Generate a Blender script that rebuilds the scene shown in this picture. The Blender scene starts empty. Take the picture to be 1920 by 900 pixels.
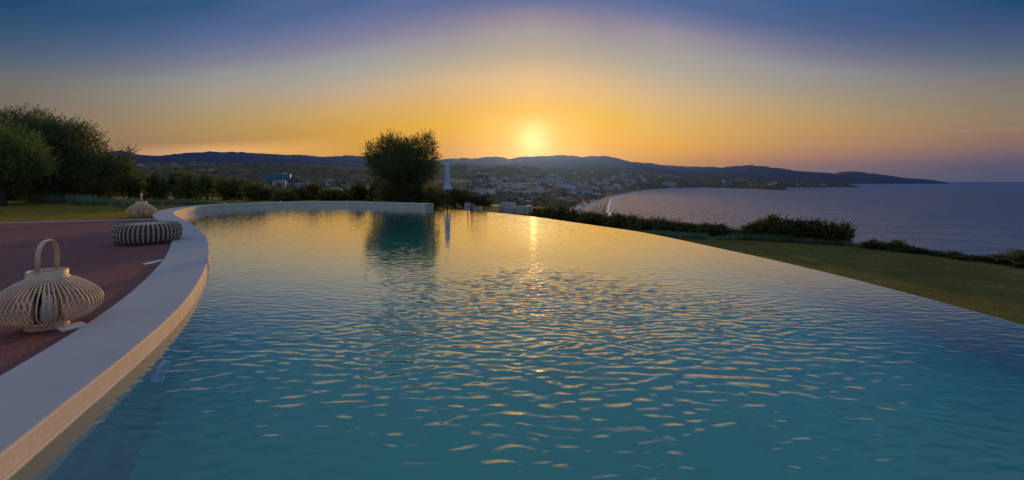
import bpy, bmesh, math, random
import numpy as np
from mathutils import Vector, Matrix, geometry

# ------------------------------------------------------------------ camera, sky, sun, exposure
scene = bpy.context.scene
COL = scene.collection
CAMZ = 1.11            # camera height above the pool water (water is z = 0)
F = 853.0              # focal length in photo pixels (photo is 1920 wide)
HZ = 338.0             # photo row of the eye level
SEA = -52.0
R = math.radians

cam_d = bpy.data.cameras.new('camera')
cam = bpy.data.objects.new('camera', cam_d)
COL.objects.link(cam)
cam.location = (0, 0, CAMZ)
cam.rotation_euler = (R(90), 0, 0)
cam_d.sensor_width = 36
cam_d.lens = F / 1920 * 36
cam_d.shift_y = -(450 - HZ) / 1920
cam_d.clip_start = 0.05
cam_d.clip_end = 60000
scene.camera = cam

scene.view_settings.view_transform = 'Standard'
scene.view_settings.look = 'None'
scene.view_settings.exposure = 0.0
scene.view_settings.gamma = 1.0
cy = scene.cycles
cy.max_bounces = 10; cy.diffuse_bounces = 3; cy.glossy_bounces = 4
cy.transmission_bounces = 6; cy.volume_bounces = 0; cy.transparent_max_bounces = 8
cy.sample_clamp_indirect = 6.0
cy.sample_clamp_direct = 1.8
cy.use_denoising = True

def lin(c):
    c = c / 255.0
    return c / 12.92 if c <= 0.04045 else ((c + 0.055) / 1.055) ** 2.4
def L3(r, g, b): return (lin(r), lin(g), lin(b), 1.0)

SUN_AZ = R(2.7); SUN_EL = R(4.9)

class NT:
    """small helper round a node tree"""
    def __init__(s, tree): s.t = tree; s.n = tree.nodes; s.l = tree.links
    def new(s, typ, **kw):
        n = s.n.new(typ)
        for k, v in kw.items(): setattr(n, k, v)
        return n
    def link(s, a, b): s.l.new(a, b)
    def setin(s, node, key, v):
        if hasattr(v, 'is_output') or isinstance(v, bpy.types.NodeSocket): s.l.new(v, node.inputs[key])
        else: node.inputs[key].default_value = v
    def math(s, op, a, b=0.0, c=None, clamp=False):
        n = s.new('ShaderNodeMath', operation=op); n.use_clamp = clamp
        s.setin(n, 0, a); s.setin(n, 1, b)
        if c is not None: s.setin(n, 2, c)
        return n.outputs[0]
    def ramp(s, fac, stops, interp='LINEAR'):
        n = s.new('ShaderNodeValToRGB'); r = n.color_ramp; r.interpolation = interp
        while len(r.elements) < len(stops): r.elements.new(0.5)
        stops = sorted(stops, key=lambda q: q[0])
        for e, (p, c) in zip(r.elements, stops):
            e.position = p; e.color = c if len(c) == 4 else (*c, 1)
        s.setin(n, 0, fac); return n.outputs[0]
    def mix(s, fac, a, b, mode='MIX'):
        n = s.new('ShaderNodeMix', data_type='RGBA', blend_type=mode)
        s.setin(n, 0, fac); s.setin(n, 6, a); s.setin(n, 7, b); return n.outputs[2]
    def maprange(s, v, a, b, c=0.0, d=1.0, smooth=False):
        n = s.new('ShaderNodeMapRange'); n.interpolation_type = 'SMOOTHSTEP' if smooth else 'LINEAR'
        s.setin(n, 0, v); s.setin(n, 1, a); s.setin(n, 2, b); s.setin(n, 3, c); s.setin(n, 4, d); return n.outputs[0]
    def noise(s, vec, scale, detail=3, rough=0.55, dist=0.0):
        n = s.new('ShaderNodeTexNoise'); n.inputs['Scale'].default_value = scale
        n.inputs['Detail'].default_value = detail; n.inputs['Roughness'].default_value = rough
        n.inputs['Distortion'].default_value = dist
        if vec is not None: s.l.new(vec, n.inputs['Vector'])
        return n.outputs['Fac']
    def mapping(s, vec, scale=(1, 1, 1), rot=(0, 0, 0), loc=(0, 0, 0)):
        n = s.new('ShaderNodeMapping'); n.inputs['Scale'].default_value = scale
        n.inputs['Rotation'].default_value = rot; n.inputs['Location'].default_value = loc
        s.l.new(vec, n.inputs['Vector']); return n.outputs[0]

world = bpy.data.worlds.new('World'); scene.world = world; world.use_nodes = True
w = NT(world.node_tree); w.n.clear()
tc = w.new('ShaderNodeTexCoord')
nrm = w.new('ShaderNodeVectorMath', operation='NORMALIZE'); w.link(tc.outputs['Generated'], nrm.inputs[0])
sp = w.new('ShaderNodeSeparateXYZ'); w.link(nrm.outputs[0], sp.inputs[0])
elev = w.math('MULTIPLY', w.math('ARCSINE', sp.outputs[2]), 180 / math.pi)
azim = w.math('SUBTRACT', w.math('MULTIPLY', w.math('ARCTAN2', sp.outputs[0], sp.outputs[1]), 180 / math.pi), math.degrees(SUN_AZ))

# the lit arch of the dusk sky is highest over the sun and sinks to either side
def arch(az): return 6 + 13.2 * math.exp(-(az / 40) ** 2)
def spos(e, az): s_ = max(0, e) / arch(az); return s_ / (1 + s_)
arch_n = w.math('ADD', w.math('MULTIPLY', w.math('EXPONENT', w.math('MULTIPLY', w.math('POWER', w.math('DIVIDE', w.math('ABSOLUTE', azim), 40.0), 2.0), -1.0)), 13.2), 6.0)
s_n = w.math('DIVIDE', w.math('MAXIMUM', elev, 0.0), arch_n)
efac = w.math('DIVIDE', s_n, w.math('ADD', s_n, 1.0))
ZEN = [(28.0, (98, 118, 160)), (45.0, (122, 142, 178))]     # above the frame the dusk sky is raised brighter to light the foreground
SKYC = {   # photo column -> (row, colour) read off the sky in view
    30: [(0, (36, 72, 112)), (40, (50, 82, 114)), (80, (70, 92, 120)), (110, (88, 100, 118)), (140, (106, 108, 112)), (165, (114, 112, 106)), (195, (122, 112, 100)), (240, (134, 113, 96)), (280, (142, 112, 92)), (330, (135, 108, 98))],
    400: [(0, (52, 88, 128)), (40, (74, 98, 138)), (80, (98, 112, 145)), (120, (128, 130, 145)), (140, (145, 146, 146)), (170, (160, 150, 138)), (200, (168, 150, 120)), (230, (175, 148, 100)), (265, (178, 140, 92)), (285, (175, 136, 96)), (330, (165, 130, 100))],
    670: [(0, (78, 102, 145)), (40, (105, 115, 152)), (80, (135, 132, 155)), (100, (150, 148, 155)), (130, (165, 162, 155)), (170, (190, 168, 142)), (200, (205, 168, 115)), (240, (210, 162, 80)), (285, (212, 157, 62)), (330, (200, 145, 70))],
    850: [(0, (98, 110, 150)), (30, (125, 124, 152)), (70, (155, 148, 155)), (110, (180, 168, 150)), (150, (212, 182, 140)), (190, (228, 182, 112)), (230, (238, 184, 80)), (270, (236, 174, 48)), (290, (236, 170, 38))],
    1000: [(0, (112, 118, 152)), (30, (150, 138, 152)), (60, (168, 158, 155)), (100, (190, 172, 150)), (140, (225, 190, 145)), (175, (245, 198, 130)), (205, (250, 202, 108)), (235, (253, 200, 84)), (262, (254, 200, 66)), (290, (255, 200, 40)), (330, (250, 185, 40))],
    1130: [(0, (104, 114, 152)), (30, (132, 128, 154)), (65, (158, 150, 155)), (105, (182, 168, 152)), (145, (212, 182, 142)), (185, (235, 190, 122)), (225, (247, 194, 92)), (265, (250, 188, 58)), (295, (246, 178, 48)), (330, (235, 165, 55))],
    1250: [(0, (88, 108, 150)), (35, (118, 122, 155)), (60, (150, 142, 155)), (100, (165, 160, 155)), (140, (185, 172, 152)), (180, (210, 178, 138)), (220, (222, 180, 112)), (250, (228, 178, 95)), (280, (228, 165, 75)), (305, (215, 150, 80)), (330, (195, 140, 92))],
    1500: [(0, (62, 95, 140)), (50, (85, 102, 140)), (100, (125, 125, 145)), (130, (148, 145, 148)), (165, (162, 150, 135)), (200, (178, 155, 118)), (235, (190, 152, 100)), (270, (184, 140, 100)), (295, (166, 125, 106)), (315, (138, 116, 118)), (332, (118, 108, 122))],
    1890: [(0, (38, 75, 115)), (50, (66, 86, 122)), (100, (90, 102, 122)), (140, (118, 118, 120)), (180, (133, 124, 112)), (225, (143, 123, 101)), (260, (140, 112, 100)), (285, (120, 100, 106)), (305, (95, 88, 110)), (332, (80, 86, 116))],
}
HAZE_D = 0.000034; HAZE_TOP = 600.0; HAZE_S = (0.035, 0.06, 0.12)
def beyond_haze(e, c):
    """the sky behind the haze box: what is seen, less the air's own light, over what the air lets through"""
    t = math.exp(-HAZE_D * min(15000.0, HAZE_TOP / max(1e-4, math.sin(R(e)))))
    return tuple(max(0.004, (lin(x) - (1 - t) * s_) / t) for x, s_ in zip(c, HAZE_S)) + (1.0,)
SKYB = {30: {0: (0.0156, 0.0647, 0.1610), 40: (0.0324, 0.0883, 0.1621), 80: (0.0640, 0.1131, 0.1870), 110: (0.1043, 0.1368, 0.1802), 140: (0.1614, 0.1645, 0.1549), 165: (0.1903, 0.1825, 0.1369), 195: (0.2201, 0.1825, 0.1211), 240: (0.2696, 0.1860, 0.1111), 280: (0.3059, 0.1825, 0.1017), 330: (0.2740, 0.1689, 0.1160)}, 400: {0: (0.0298, 0.0968, 0.2105), 40: (0.0710, 0.1271, 0.2588), 80: (0.1261, 0.1688, 0.2903), 120: (0.2371, 0.2398, 0.2878), 140: (0.3090, 0.3168, 0.3001), 170: (0.4018, 0.3397, 0.2620), 200: (0.4527, 0.3457, 0.1838), 230: (0.5128, 0.3477, 0.1118), 265: (0.5596, 0.3178, 0.0808), 285: (1.1523, 0.6197, 0.1731), 330: (1.0114, 0.5619, 0.1886)}, 670: {0: (0.0719, 0.1310, 0.2830), 40: (0.1510, 0.1783, 0.3209), 80: (0.2603, 0.2395, 0.3318), 100: (0.3355, 0.3231, 0.3335), 130: (0.4081, 0.3912, 0.3376), 170: (0.5897, 0.4321, 0.2730), 200: (0.7084, 0.4333, 0.1459), 240: (0.7777, 0.4128, 0.0364), 285: (0.8759, 0.4175, 0.0020), 330: (0.7684, 0.3506, 0.0025)}, 850: {0: (0.1056, 0.1482, 0.3096), 30: (0.2094, 0.2022, 0.3053), 70: (0.3331, 0.3006, 0.3249), 110: (0.4540, 0.3927, 0.2921), 150: (0.6853, 0.4826, 0.2404), 190: (0.8029, 0.4715, 0.1253), 230: (0.9058, 0.4884, 0.0020), 270: (0.9474, 0.4192, 0.0020), 290: (0.9474, 0.3981, 0.0013)}, 1000: {0: (0.1281, 0.1643, 0.3163), 30: (0.3150, 0.2574, 0.3027), 60: (0.3913, 0.3502, 0.3198), 100: (0.4903, 0.4047, 0.2840), 140: (0.7244, 0.5105, 0.2558), 175: (0.8706, 0.5476, 0.1719), 205: (0.9508, 0.5458, 0.0461), 235: (1.1582, 0.6737, 0.0828), 262: (1.2385, 0.7115, 0.0375), 290: (1.2496, 0.7115, 0.0146), 330: (1.1946, 0.5976, 0.0146)}, 1130: {0: (0.1179, 0.1582, 0.3177), 30: (0.2346, 0.2166, 0.3161), 65: (0.3432, 0.3083, 0.3209), 105: (0.4635, 0.3919, 0.3023), 145: (0.6765, 0.4768, 0.2474), 185: (0.8503, 0.5191, 0.1564), 225: (0.9494, 0.5377, 0.0200), 265: (1.0674, 0.5022, 0.0020), 295: (1.0290, 0.4446, 0.0014), 330: (0.9276, 0.3758, 0.0018)}, 1250: {0: (0.0833, 0.1423, 0.3041), 35: (0.1817, 0.1959, 0.3299), 60: (0.3315, 0.2857, 0.3266), 100: (0.3927, 0.3671, 0.3279), 140: (0.5070, 0.4330, 0.3178), 180: (0.7073, 0.4753, 0.2465), 220: (0.8158, 0.4942, 0.1330), 250: (0.9104, 0.5033, 0.0661), 280: (1.0144, 0.4443, 0.0020), 305: (0.8885, 0.3601, 0.0023), 330: (0.7135, 0.3096, 0.0030)}, 1500: {0: (0.0438, 0.1155, 0.2691), 50: (0.0906, 0.1345, 0.2618), 100: (0.2164, 0.2136, 0.2859), 130: (0.3232, 0.3070, 0.3088), 165: (0.3957, 0.3306, 0.2447), 200: (0.5087, 0.3676, 0.1736), 235: (0.6207, 0.3667, 0.1068), 270: (0.6344, 0.3303, 0.1042), 295: (0.5757, 0.2766, 0.1189), 315: (0.3837, 0.2356, 0.1495), 332: (0.2735, 0.2023, 0.1606)}, 1890: {0: (0.0156, 0.0703, 0.1693), 50: (0.0566, 0.0965, 0.1921), 100: (0.1094, 0.1424, 0.1938), 140: (0.2010, 0.2006, 0.1865), 180: (0.2738, 0.2319, 0.1603), 225: (0.3372, 0.2406, 0.1172), 260: (0.3546, 0.2073, 0.1132), 285: (0.2855, 0.1789, 0.1383), 305: (0.2011, 0.1544, 0.1528), 332: (0.1410, 0.1472, 0.1711)}}
#SKYB_END
prev = None; prev_az = None
for px in sorted(SKYC):
    u = (px - 960) / F
    az = math.degrees(math.atan(u)) - math.degrees(SUN_AZ)
    stops = []
    for y, c in SKYC[px]:
        e = math.degrees(math.atan((HZ - y) / (F * math.sqrt(1 + u * u))))
        stops.append((spos(e, az), (*SKYB[px][y], 1.0) if px in SKYB and y in SKYB[px] else beyond_haze(e, c)))
    stops += [(spos(e, az), L3(*c)) for e, c in ZEN]
    colr = w.ramp(efac, stops)
    if prev is None: prev = colr
    else: prev = w.mix(w.maprange(azim, prev_az, az, 0, 1), prev, colr)
    prev_az = az
# round the back an even bluish dusk sky, likewise raised to light the foreground
back = w.ramp(efac, [(spos(e, 120), L3(*c)) for e, c in ((0, (120, 122, 134)), (5, (118, 124, 142)), (13, (112, 128, 158)), (28, (110, 130, 168)), (45, (122, 142, 178)))])
sky = w.mix(w.maprange(w.math('ABSOLUTE', azim), 52, 120, 0, 1, True), prev, back)
# the glow round the sun that is just setting behind the ridge
sdir = Vector((math.sin(SUN_AZ) * math.cos(R(4.9)), math.cos(SUN_AZ) * math.cos(R(4.9)), math.sin(R(4.9))))
dt = w.new('ShaderNodeVectorMath', operation='DOT_PRODUCT'); w.link(nrm.outputs[0], dt.inputs[0]); dt.inputs[1].default_value = sdir
ang = w.math('MULTIPLY', w.math('ARCCOSINE', w.math('MINIMUM', dt.outputs['Value'], 1.0)), 180 / math.pi)
g1 = w.math('EXPONENT', w.math('MULTIPLY', w.math('POWER', w.math('DIVIDE', ang, 2.1), 2.0), -1.0))
glow = w.mix(g1, (0, 0, 0, 1), (0.3, 0.36, 0.26, 1))
sky = w.mix(1.0, sky, glow, 'ADD')
g2 = w.math('EXPONENT', w.math('MULTIPLY', w.math('POWER', w.math('DIVIDE', ang, 9.0), 2.0), -1.0))
sky = w.mix(1.0, sky, w.mix(g2, (0, 0, 0, 1), (0.15, 0.03, 0.0, 1)), 'ADD')
# thin streaks of cloud low in the west
cvec = w.new('ShaderNodeCombineXYZ'); w.link(w.math('MULTIPLY', azim, 0.16), cvec.inputs[0]); w.link(w.math('MULTIPLY', elev, 1.5), cvec.inputs[1])
cn = w.maprange(w.noise(cvec.outputs[0], 1.0, 5, 0.6, 0.6), 0.56, 0.74, 0, 1, True)
band = w.math('MULTIPLY', w.maprange(elev, 0.8, 2.5, 0, 1, True), w.maprange(elev, 4.5, 9.0, 1, 0, True))
sky = w.mix(w.math('MULTIPLY', w.math('MULTIPLY', cn, band), 0.30), sky, (0.60, 0.32, 0.20, 1))
# physical dusk sky: a small share of it under the graded one
nish = w.new('ShaderNodeTexSky', sky_type='NISHITA'); nish.sun_disc = False
nish.sun_elevation = SUN_EL; nish.sun_rotation = SUN_AZ; nish.altitude = 50; nish.dust_density = 2.0
bg1 = w.new('ShaderNodeBackground'); w.link(sky, bg1.inputs[0]); bg1.inputs[1].default_value = 1.0
bg2 = w.new('ShaderNodeBackground'); w.link(nish.outputs[0], bg2.inputs[0]); bg2.inputs[1].default_value = 0.0
add = w.new('ShaderNodeAddShader'); w.link(bg1.outputs[0], add.inputs[0]); w.link(bg2.outputs[0], add.inputs[1])
wo = w.new('ShaderNodeOutputWorld'); w.link(add.outputs[0], wo.inputs[0])

sun_d = bpy.data.lights.new('sun', 'SUN'); sun = bpy.data.objects.new('sun', sun_d); COL.objects.link(sun)
sun_d.energy = 2.5; sun_d.angle = R(0.9); sun_d.color = (1.0, 0.48, 0.10)
dv = Vector((math.sin(SUN_AZ) * math.cos(SUN_EL), math.cos(SUN_AZ) * math.cos(SUN_EL), math.sin(SUN_EL)))
sun.rotation_euler = dv.to_track_quat('Z', 'Y').to_euler()
sun.location = dv * 50

# ------------------------------------------------------------------ helpers
rng = np.random.default_rng(7)
random.seed(7)

def P(px, py, d):
    """world point seen at photo pixel (px, py) at depth d"""
    return Vector(((px - 960) / F * d, d, CAMZ - (py - HZ) / F * d))

def tag(o, label=None, cat=None, group=None, kind=None):
    if label: o['label'] = label
    if cat: o['category'] = cat
    if group: o['group'] = group
    if kind: o['kind'] = kind
    return o

def empty(name, loc=(0, 0, 0), rz=0.0, label=None, cat=None, group=None):
    o = bpy.data.objects.new(name, None); COL.objects.link(o)
    o.location = loc; o.rotation_euler = (0, 0, rz); o.empty_display_size = 0.1
    return tag(o, label, cat, group)

def mesh_obj(name, me, m=None, parent=None):
    o = bpy.data.objects.new(name, me); COL.objects.link(o)
    if m and not me.materials: me.materials.append(m)
    if parent: o.parent = parent
    return o

def np_mesh(name, verts, faces, smooth=False):
    """verts (n,3), faces (m,k) all the same size k"""
    verts = np.asarray(verts, np.float32); faces = np.asarray(faces, np.int32)
    me = bpy.data.meshes.new(name)
    k = faces.shape[1]
    me.vertices.add(len(verts)); me.vertices.foreach_set('co', verts.ravel())
    me.loops.add(faces.size); me.loops.foreach_set('vertex_index', faces.ravel())
    me.polygons.add(len(faces))
    me.polygons.foreach_set('loop_start', np.arange(0, faces.size, k, dtype=np.int32))
    if smooth: me.polygons.foreach_set('use_smooth', np.ones(len(faces), bool))
    me.update(calc_edges=True); me.validate()
    return me

def bm_obj(name, bm, m=None, parent=None, smooth=False):
    me = bpy.data.meshes.new(name)
    bmesh.ops.recalc_face_normals(bm, faces=bm.faces)
    if smooth:
        for f in bm.faces: f.smooth = True
    bm.to_mesh(me); bm.free()
    return mesh_obj(name, me, m, parent)

def box(bm, c, s, rz=0.0, rx=0.0, ry=0.0):
    M = Matrix.Translation(c) @ Matrix.Rotation(rz, 4, 'Z') @ Matrix.Rotation(ry, 4, 'Y') @ Matrix.Rotation(rx, 4, 'X') @ Matrix.Diagonal((*s, 1))
    return bmesh.ops.create_cube(bm, size=1.0, matrix=M)

def bevel_box(bm, c, s, bev, seg=2, rz=0.0, rx=0.0, ry=0.0):
    b2 = bmesh.new(); box(b2, (0, 0, 0), s)
    bmesh.ops.bevel(b2, geom=b2.edges[:], offset=bev, segments=seg, affect='EDGES', profile=0.6)
    M = Matrix.Translation(c) @ Matrix.Rotation(rz, 4, 'Z') @ Matrix.Rotation(ry, 4, 'Y') @ Matrix.Rotation(rx, 4, 'X')
    bmesh.ops.transform(b2, matrix=M, verts=b2.verts[:])
    tmp = bpy.data.meshes.new('t'); b2.to_mesh(tmp); b2.free(); bm.from_mesh(tmp); bpy.data.meshes.remove(tmp)

def tube(bm, pts, r, n=8, closed=False, flat=None, up=None):
    """tube along pts; r is a number or a list; flat=(rx,ry) gives an elliptical section oriented by up"""
    pts = [Vector(p) for p in pts]; N = len(pts); rings = []
    last = None
    for i, p in enumerate(pts):
        a = pts[i - 1] if (i > 0 or closed) else p
        b = pts[(i + 1) % N] if (i < N - 1 or closed) else p
        t = (b - a).normalized()
        ref = up(p) if callable(up) else (Vector(up) if up is not None else (last if last is not None else Vector((0.13, 0.31, 0.94))))
        x = ref - t * ref.dot(t)
        if x.length < 1e-5: x = t.orthogonal()
        x.normalize(); y = t.cross(x); last = x
        rr = r[i] if isinstance(r, (list, tuple)) else r
        ra, rb = flat if flat else (rr, rr)
        rings.append([bm.verts.new(p + x * math.cos(q) * ra + y * math.sin(q) * rb) for q in (2 * math.pi * k / n for k in range(n))])
    M = N if closed else N - 1
    for i in range(M):
        A, B = rings[i], rings[(i + 1) % N]
        for k in range(n): bm.faces.new((A[k], A[(k + 1) % n], B[(k + 1) % n], B[k]))
    if not closed:
        bm.faces.new(rings[0][::-1]); bm.faces.new(rings[-1])

def lathe(bm, prof, n=32, c=(0, 0, 0), a0=0.0, a1=2 * math.pi, cap=False):
    full = abs(a1 - a0 - 2 * math.pi) < 1e-6
    rings = []
    for r, z in prof:
        rings.append([bm.verts.new((c[0] + r * math.cos(a), c[1] + r * math.sin(a), c[2] + z)) for a in (a0 + (a1 - a0) * k / (n if full else n - 1) for k in range(n))])
    for A, B in zip(rings, rings[1:]):
        for k in range(n if full else n - 1):
            bm.faces.new((A[k], A[(k + 1) % n], B[(k + 1) % n], B[k]))
    if cap:
        bm.faces.new(rings[0][::-1]); bm.faces.new(rings[-1])

def copy_tree(o, parent=None):
    c = o.copy(); COL.objects.link(c); c.parent = parent
    for ch in list(o.children): copy_tree(ch, c)
    return c

# ------------------------------------------------------------------ materials
def mat(name, color, rough=0.6, var=0.0, scale=5.0, bump=0.0, bscale=40.0, spec=0.4, color2=None, detail=4, metallic=0.0, coord='Object', bdist=0.01):
    m = bpy.data.materials.new(name); m.use_nodes = True
    k = NT(m.node_tree); b = k.n['Principled BSDF']
    b.inputs['Roughness'].default_value = rough; b.inputs['Specular IOR Level'].default_value = spec
    b.inputs['Metallic'].default_value = metallic
    c = (*color, 1); tcn = k.new('ShaderNodeTexCoord')
    v = tcn.outputs[coord]
    if color2 is not None or var > 0:
        f = k.noise(v, scale, detail, 0.6)
        f = k.maprange(f, 0.3, 0.7, 0, 1)
        c2 = (*color2, 1) if color2 is not None else (*[min(1, x * (1 + var)) for x in color], 1)
        c1 = c if color2 is not None else (*[x * (1 - var) for x in color], 1)
        k.link(k.mix(f, c1, c2), b.inputs['Base Color'])
    else: b.inputs['Base Color'].default_value = c
    if bump > 0:
        bn = k.new('ShaderNodeBump'); bn.inputs['Strength'].default_value = bump; bn.inputs['Distance'].default_value = bdist
        k.link(k.noise(v, bscale, 4, 0.6), bn.inputs['Height']); k.link(bn.outputs[0], b.inputs['Normal'])
    return m

def leaf_mat(name, c1, c2, trans=0.35, rough=0.55):
    m = bpy.data.materials.new(name); m.use_nodes = True
    k = NT(m.node_tree); b = k.n['Principled BSDF']; out = k.n['Material Output']
    g = k.new('ShaderNodeNewGeometry')
    tcn = k.new('ShaderNodeTexCoord')
    f = k.math('ADD', k.math('MULTIPLY', g.outputs['Random Per Island'], 0.6), k.math('MULTIPLY', k.noise(tcn.outputs['Object'], 1.6, 2), 0.4))
    col = k.mix(f, (*c1, 1), (*c2, 1))
    k.link(col, b.inputs['Base Color']); b.inputs['Roughness'].default_value = rough
    b.inputs['Specular IOR Level'].default_value = 0.25
    t = k.new('ShaderNodeBsdfTranslucent'); k.link(k.mix(1.0, col, (0.95, 1.2, 0.5, 1), 'MULTIPLY'), t.inputs[0])
    mx = k.new('ShaderNodeMixShader'); mx.inputs[0].default_value = trans
    k.link(b.outputs[0], mx.inputs[1]); k.link(t.outputs[0], mx.inputs[2]); k.link(mx.outputs[0], out.inputs[0])
    return m

M = {}
M['stone'] = mat('pale_render', (0.39, 0.395, 0.36), 0.75, scale=1.6, color2=(0.46, 0.465, 0.43), bump=0.18, bscale=70, bdist=0.004, detail=8)
M['glow_tinted_face'] = mat('glow_tinted_plaster', (0.62, 0.53, 0.40), 0.75, scale=2.2, color2=(0.72, 0.63, 0.49), bump=0.5, bscale=45, bdist=0.005, detail=8)  # sunset glow on the coping's inner face, painted in as a warmer, lighter colour
M['pool_plaster'] = mat('pool_plaster', (0.06, 0.36, 0.29), 0.8, var=0.12, scale=3)
M['basin'] = mat('pool_floor_plaster', (0.001, 0.44, 0.335), 0.7, scale=0.7, color2=(0.004, 0.50, 0.39))
M['bamboo'] = mat('bamboo', (0.68, 0.51, 0.31), 0.5, var=0.18, scale=9, spec=0.4)
M['bamboo_dark'] = mat('dark_bamboo', (0.42, 0.23, 0.10), 0.5, var=0.2, scale=9)
M['wax'] = mat('candle_wax', (0.78, 0.75, 0.68), 0.45, var=0.04)
M['wire'] = mat('wire', (0.30, 0.30, 0.30), 0.4, metallic=0.9)
M['black_metal'] = mat('dark_metal', (0.035, 0.03, 0.028), 0.45, var=0.2, scale=20)
M['white_plate'] = mat('white_stone_slab', (0.72, 0.72, 0.74), 0.6, var=0.05)
M['rope_pale'] = mat('pale_rope', (0.56, 0.44, 0.29), 0.85, var=0.3, scale=55, bump=0.6, bscale=90, bdist=0.004)
M['rope_dark'] = mat('charcoal_rope', (0.10, 0.075, 0.055), 0.85, var=0.3, scale=55, bump=0.6, bscale=90, bdist=0.004)
M['canvas'] = mat('white_canvas', (0.52, 0.58, 0.70), 0.85, var=0.08, scale=8, bump=0.2, bscale=20)
M['wicker'] = mat('brown_wicker', (0.085, 0.05, 0.032), 0.7, var=0.35, scale=40, bump=0.5, bscale=60)
M['cushion'] = mat('sofa_fabric', (0.45, 0.41, 0.37), 0.9, var=0.1, scale=10, bump=0.2, bscale=80)
M['table_white'] = mat('white_lacquer', (0.80, 0.79, 0.76), 0.35, var=0.04)
M['bark'] = mat('bark', (0.060, 0.048, 0.036), 0.9, var=0.4, scale=7, bump=0.8, bscale=14, bdist=0.03)
M['olive'] = leaf_mat('olive_leaves', (0.070, 0.092, 0.034), (0.185, 0.215, 0.095), .4)
M['olive_pale'] = leaf_mat('pale_olive_leaves', (0.10, 0.145, 0.035), (0.24, 0.29, 0.105), .4)
M['shrub'] = leaf_mat('shrub_leaves', (0.070, 0.090, 0.025), (0.200, 0.210, 0.062), .4)
M['shrub_red'] = leaf_mat('russet_shrub_leaves', (0.065, 0.055, 0.022), (0.160, 0.135, 0.052), .4)
M['sage'] = leaf_mat('grey_green_blades', (0.125, 0.185, 0.115), (0.250, 0.320, 0.200), 0.25)
M['reed'] = leaf_mat('reed_leaves', (0.070, 0.095, 0.028), (0.165, 0.175, 0.060))
M['grass'] = leaf_mat('grass_blades', (0.150, 0.160, 0.032), (0.260, 0.250, 0.062), 0.4)
M['grass_yellow'] = leaf_mat('yellow_grass_blades', (0.20, 0.165, 0.022), (0.36, 0.28, 0.05), .45)  # brighter, yellower blades for the left lawn
M['far_leaf'] = leaf_mat('far_tree_leaves', (0.060, 0.066, 0.020), (0.150, 0.142, 0.048), 0.3)
M['foam'] = mat('foam', (0.75, 0.76, 0.78), 0.8, var=0.1)

# patio: red-brown washed aggregate
m = bpy.data.materials.new('red_aggregate'); m.use_nodes = True; k = NT(m.node_tree); b = k.n['Principled BSDF']
o_ = k.new('ShaderNodeTexCoord').outputs['Object']
vor = k.new('ShaderNodeTexVoronoi'); vor.inputs['Scale'].default_value = 95; k.link(o_, vor.inputs['Vector'])
peb = k.ramp(k.maprange(vor.outputs['Color'], 0, 1), [(0, (0.10, 0.028, 0.020)), (0.55, (0.225, 0.064, 0.044)), (0.86, (0.29, 0.105, 0.075)), (1, (0.46, 0.32, 0.25))])
big = k.noise(o_, 0.9, 4, 0.6)
k.link(k.mix(k.maprange(big, 0.3, 0.7, 0, 0.6), peb, (0.145, 0.042, 0.033, 1)), b.inputs['Base Color'])
b.inputs['Roughness'].default_value = 0.8
bn = k.new('ShaderNodeBump'); bn.inputs['Strength'].default_value = 0.6; bn.inputs['Distance'].default_value = 0.006
k.link(vor.outputs['Distance'], bn.inputs['Height']); k.link(bn.outputs[0], b.inputs['Normal'])
M['patio'] = m

# lawn earth under the blades
m = bpy.data.materials.new('lawn'); m.use_nodes = True; k = NT(m.node_tree); b = k.n['Principled BSDF']
o_ = k.new('ShaderNodeTexCoord').outputs['Object']
f1 = k.noise(o_, 1.4, 6, 0.7); f2 = k.noise(o_, 30, 4, 0.7)
c_ = k.mix(k.maprange(f1, 0.35, 0.65), (0.105, 0.098, 0.022, 1), (0.265, 0.215, 0.052, 1))
k.link(k.mix(k.maprange(f2, 0.3, 0.7, 0, 0.55), c_, (0.072, 0.068, 0.016, 1)), b.inputs['Base Color'])
b.inputs['Roughness'].default_value = 0.9; b.inputs['Specular IOR Level'].default_value = 0.1
bn = k.new('ShaderNodeBump'); bn.inputs['Strength'].default_value = 0.9; bn.inputs['Distance'].default_value = 0.04
k.link(f2, bn.inputs['Height']); k.link(bn.outputs[0], b.inputs['Normal'])
M['lawn'] = m
m = m.copy(); m.name = 'yellow_lawn'; M['lawn_yellow'] = m  # left lawn: the same earth with its colours scaled brighter and yellower
for n__ in m.node_tree.nodes:
    if n__.type == 'MIX':
        for s__ in n__.inputs:
            if s__.type == 'RGBA' and not s__.is_linked: c__ = s__.default_value; s__.default_value = (c__[0] * 1.7, c__[1] * 1.5, c__[2] * 1.1, 1)

# countryside
m = bpy.data.materials.new('countryside'); m.use_nodes = True; k = NT(m.node_tree); b = k.n['Principled BSDF']
g_ = k.new('ShaderNodeNewGeometry'); pos = g_.outputs['Position']
n1 = k.noise(pos, 0.006, 5, 0.65); n2 = k.noise(pos, 0.03, 4, 0.7); n3 = k.noise(pos, 0.15, 3, 0.7)
c_ = k.mix(k.maprange(n2, 0.38, 0.62), (0.062, 0.068, 0.022, 1), (0.165, 0.145, 0.058, 1))
c_ = k.mix(k.maprange(n1, 0.52, 0.68), c_, (0.19, 0.14, 0.075, 1))
c_ = k.mix(k.maprange(n3, 0.3, 0.6, 0.55, 0), c_, (0.036, 0.042, 0.014, 1))
zz = k.new('ShaderNodeSeparateXYZ'); k.link(pos, zz.inputs[0])
c_ = k.mix(k.maprange(zz.outputs[2], -50.2, -49.2, 1, 0), c_, (0.36, 0.32, 0.27, 1))      # beach sand
c_ = k.mix(k.maprange(zz.outputs[2], -51.6, -51.2, 1, 0), c_, (0.20, 0.17, 0.14, 1))      # wet sand
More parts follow.
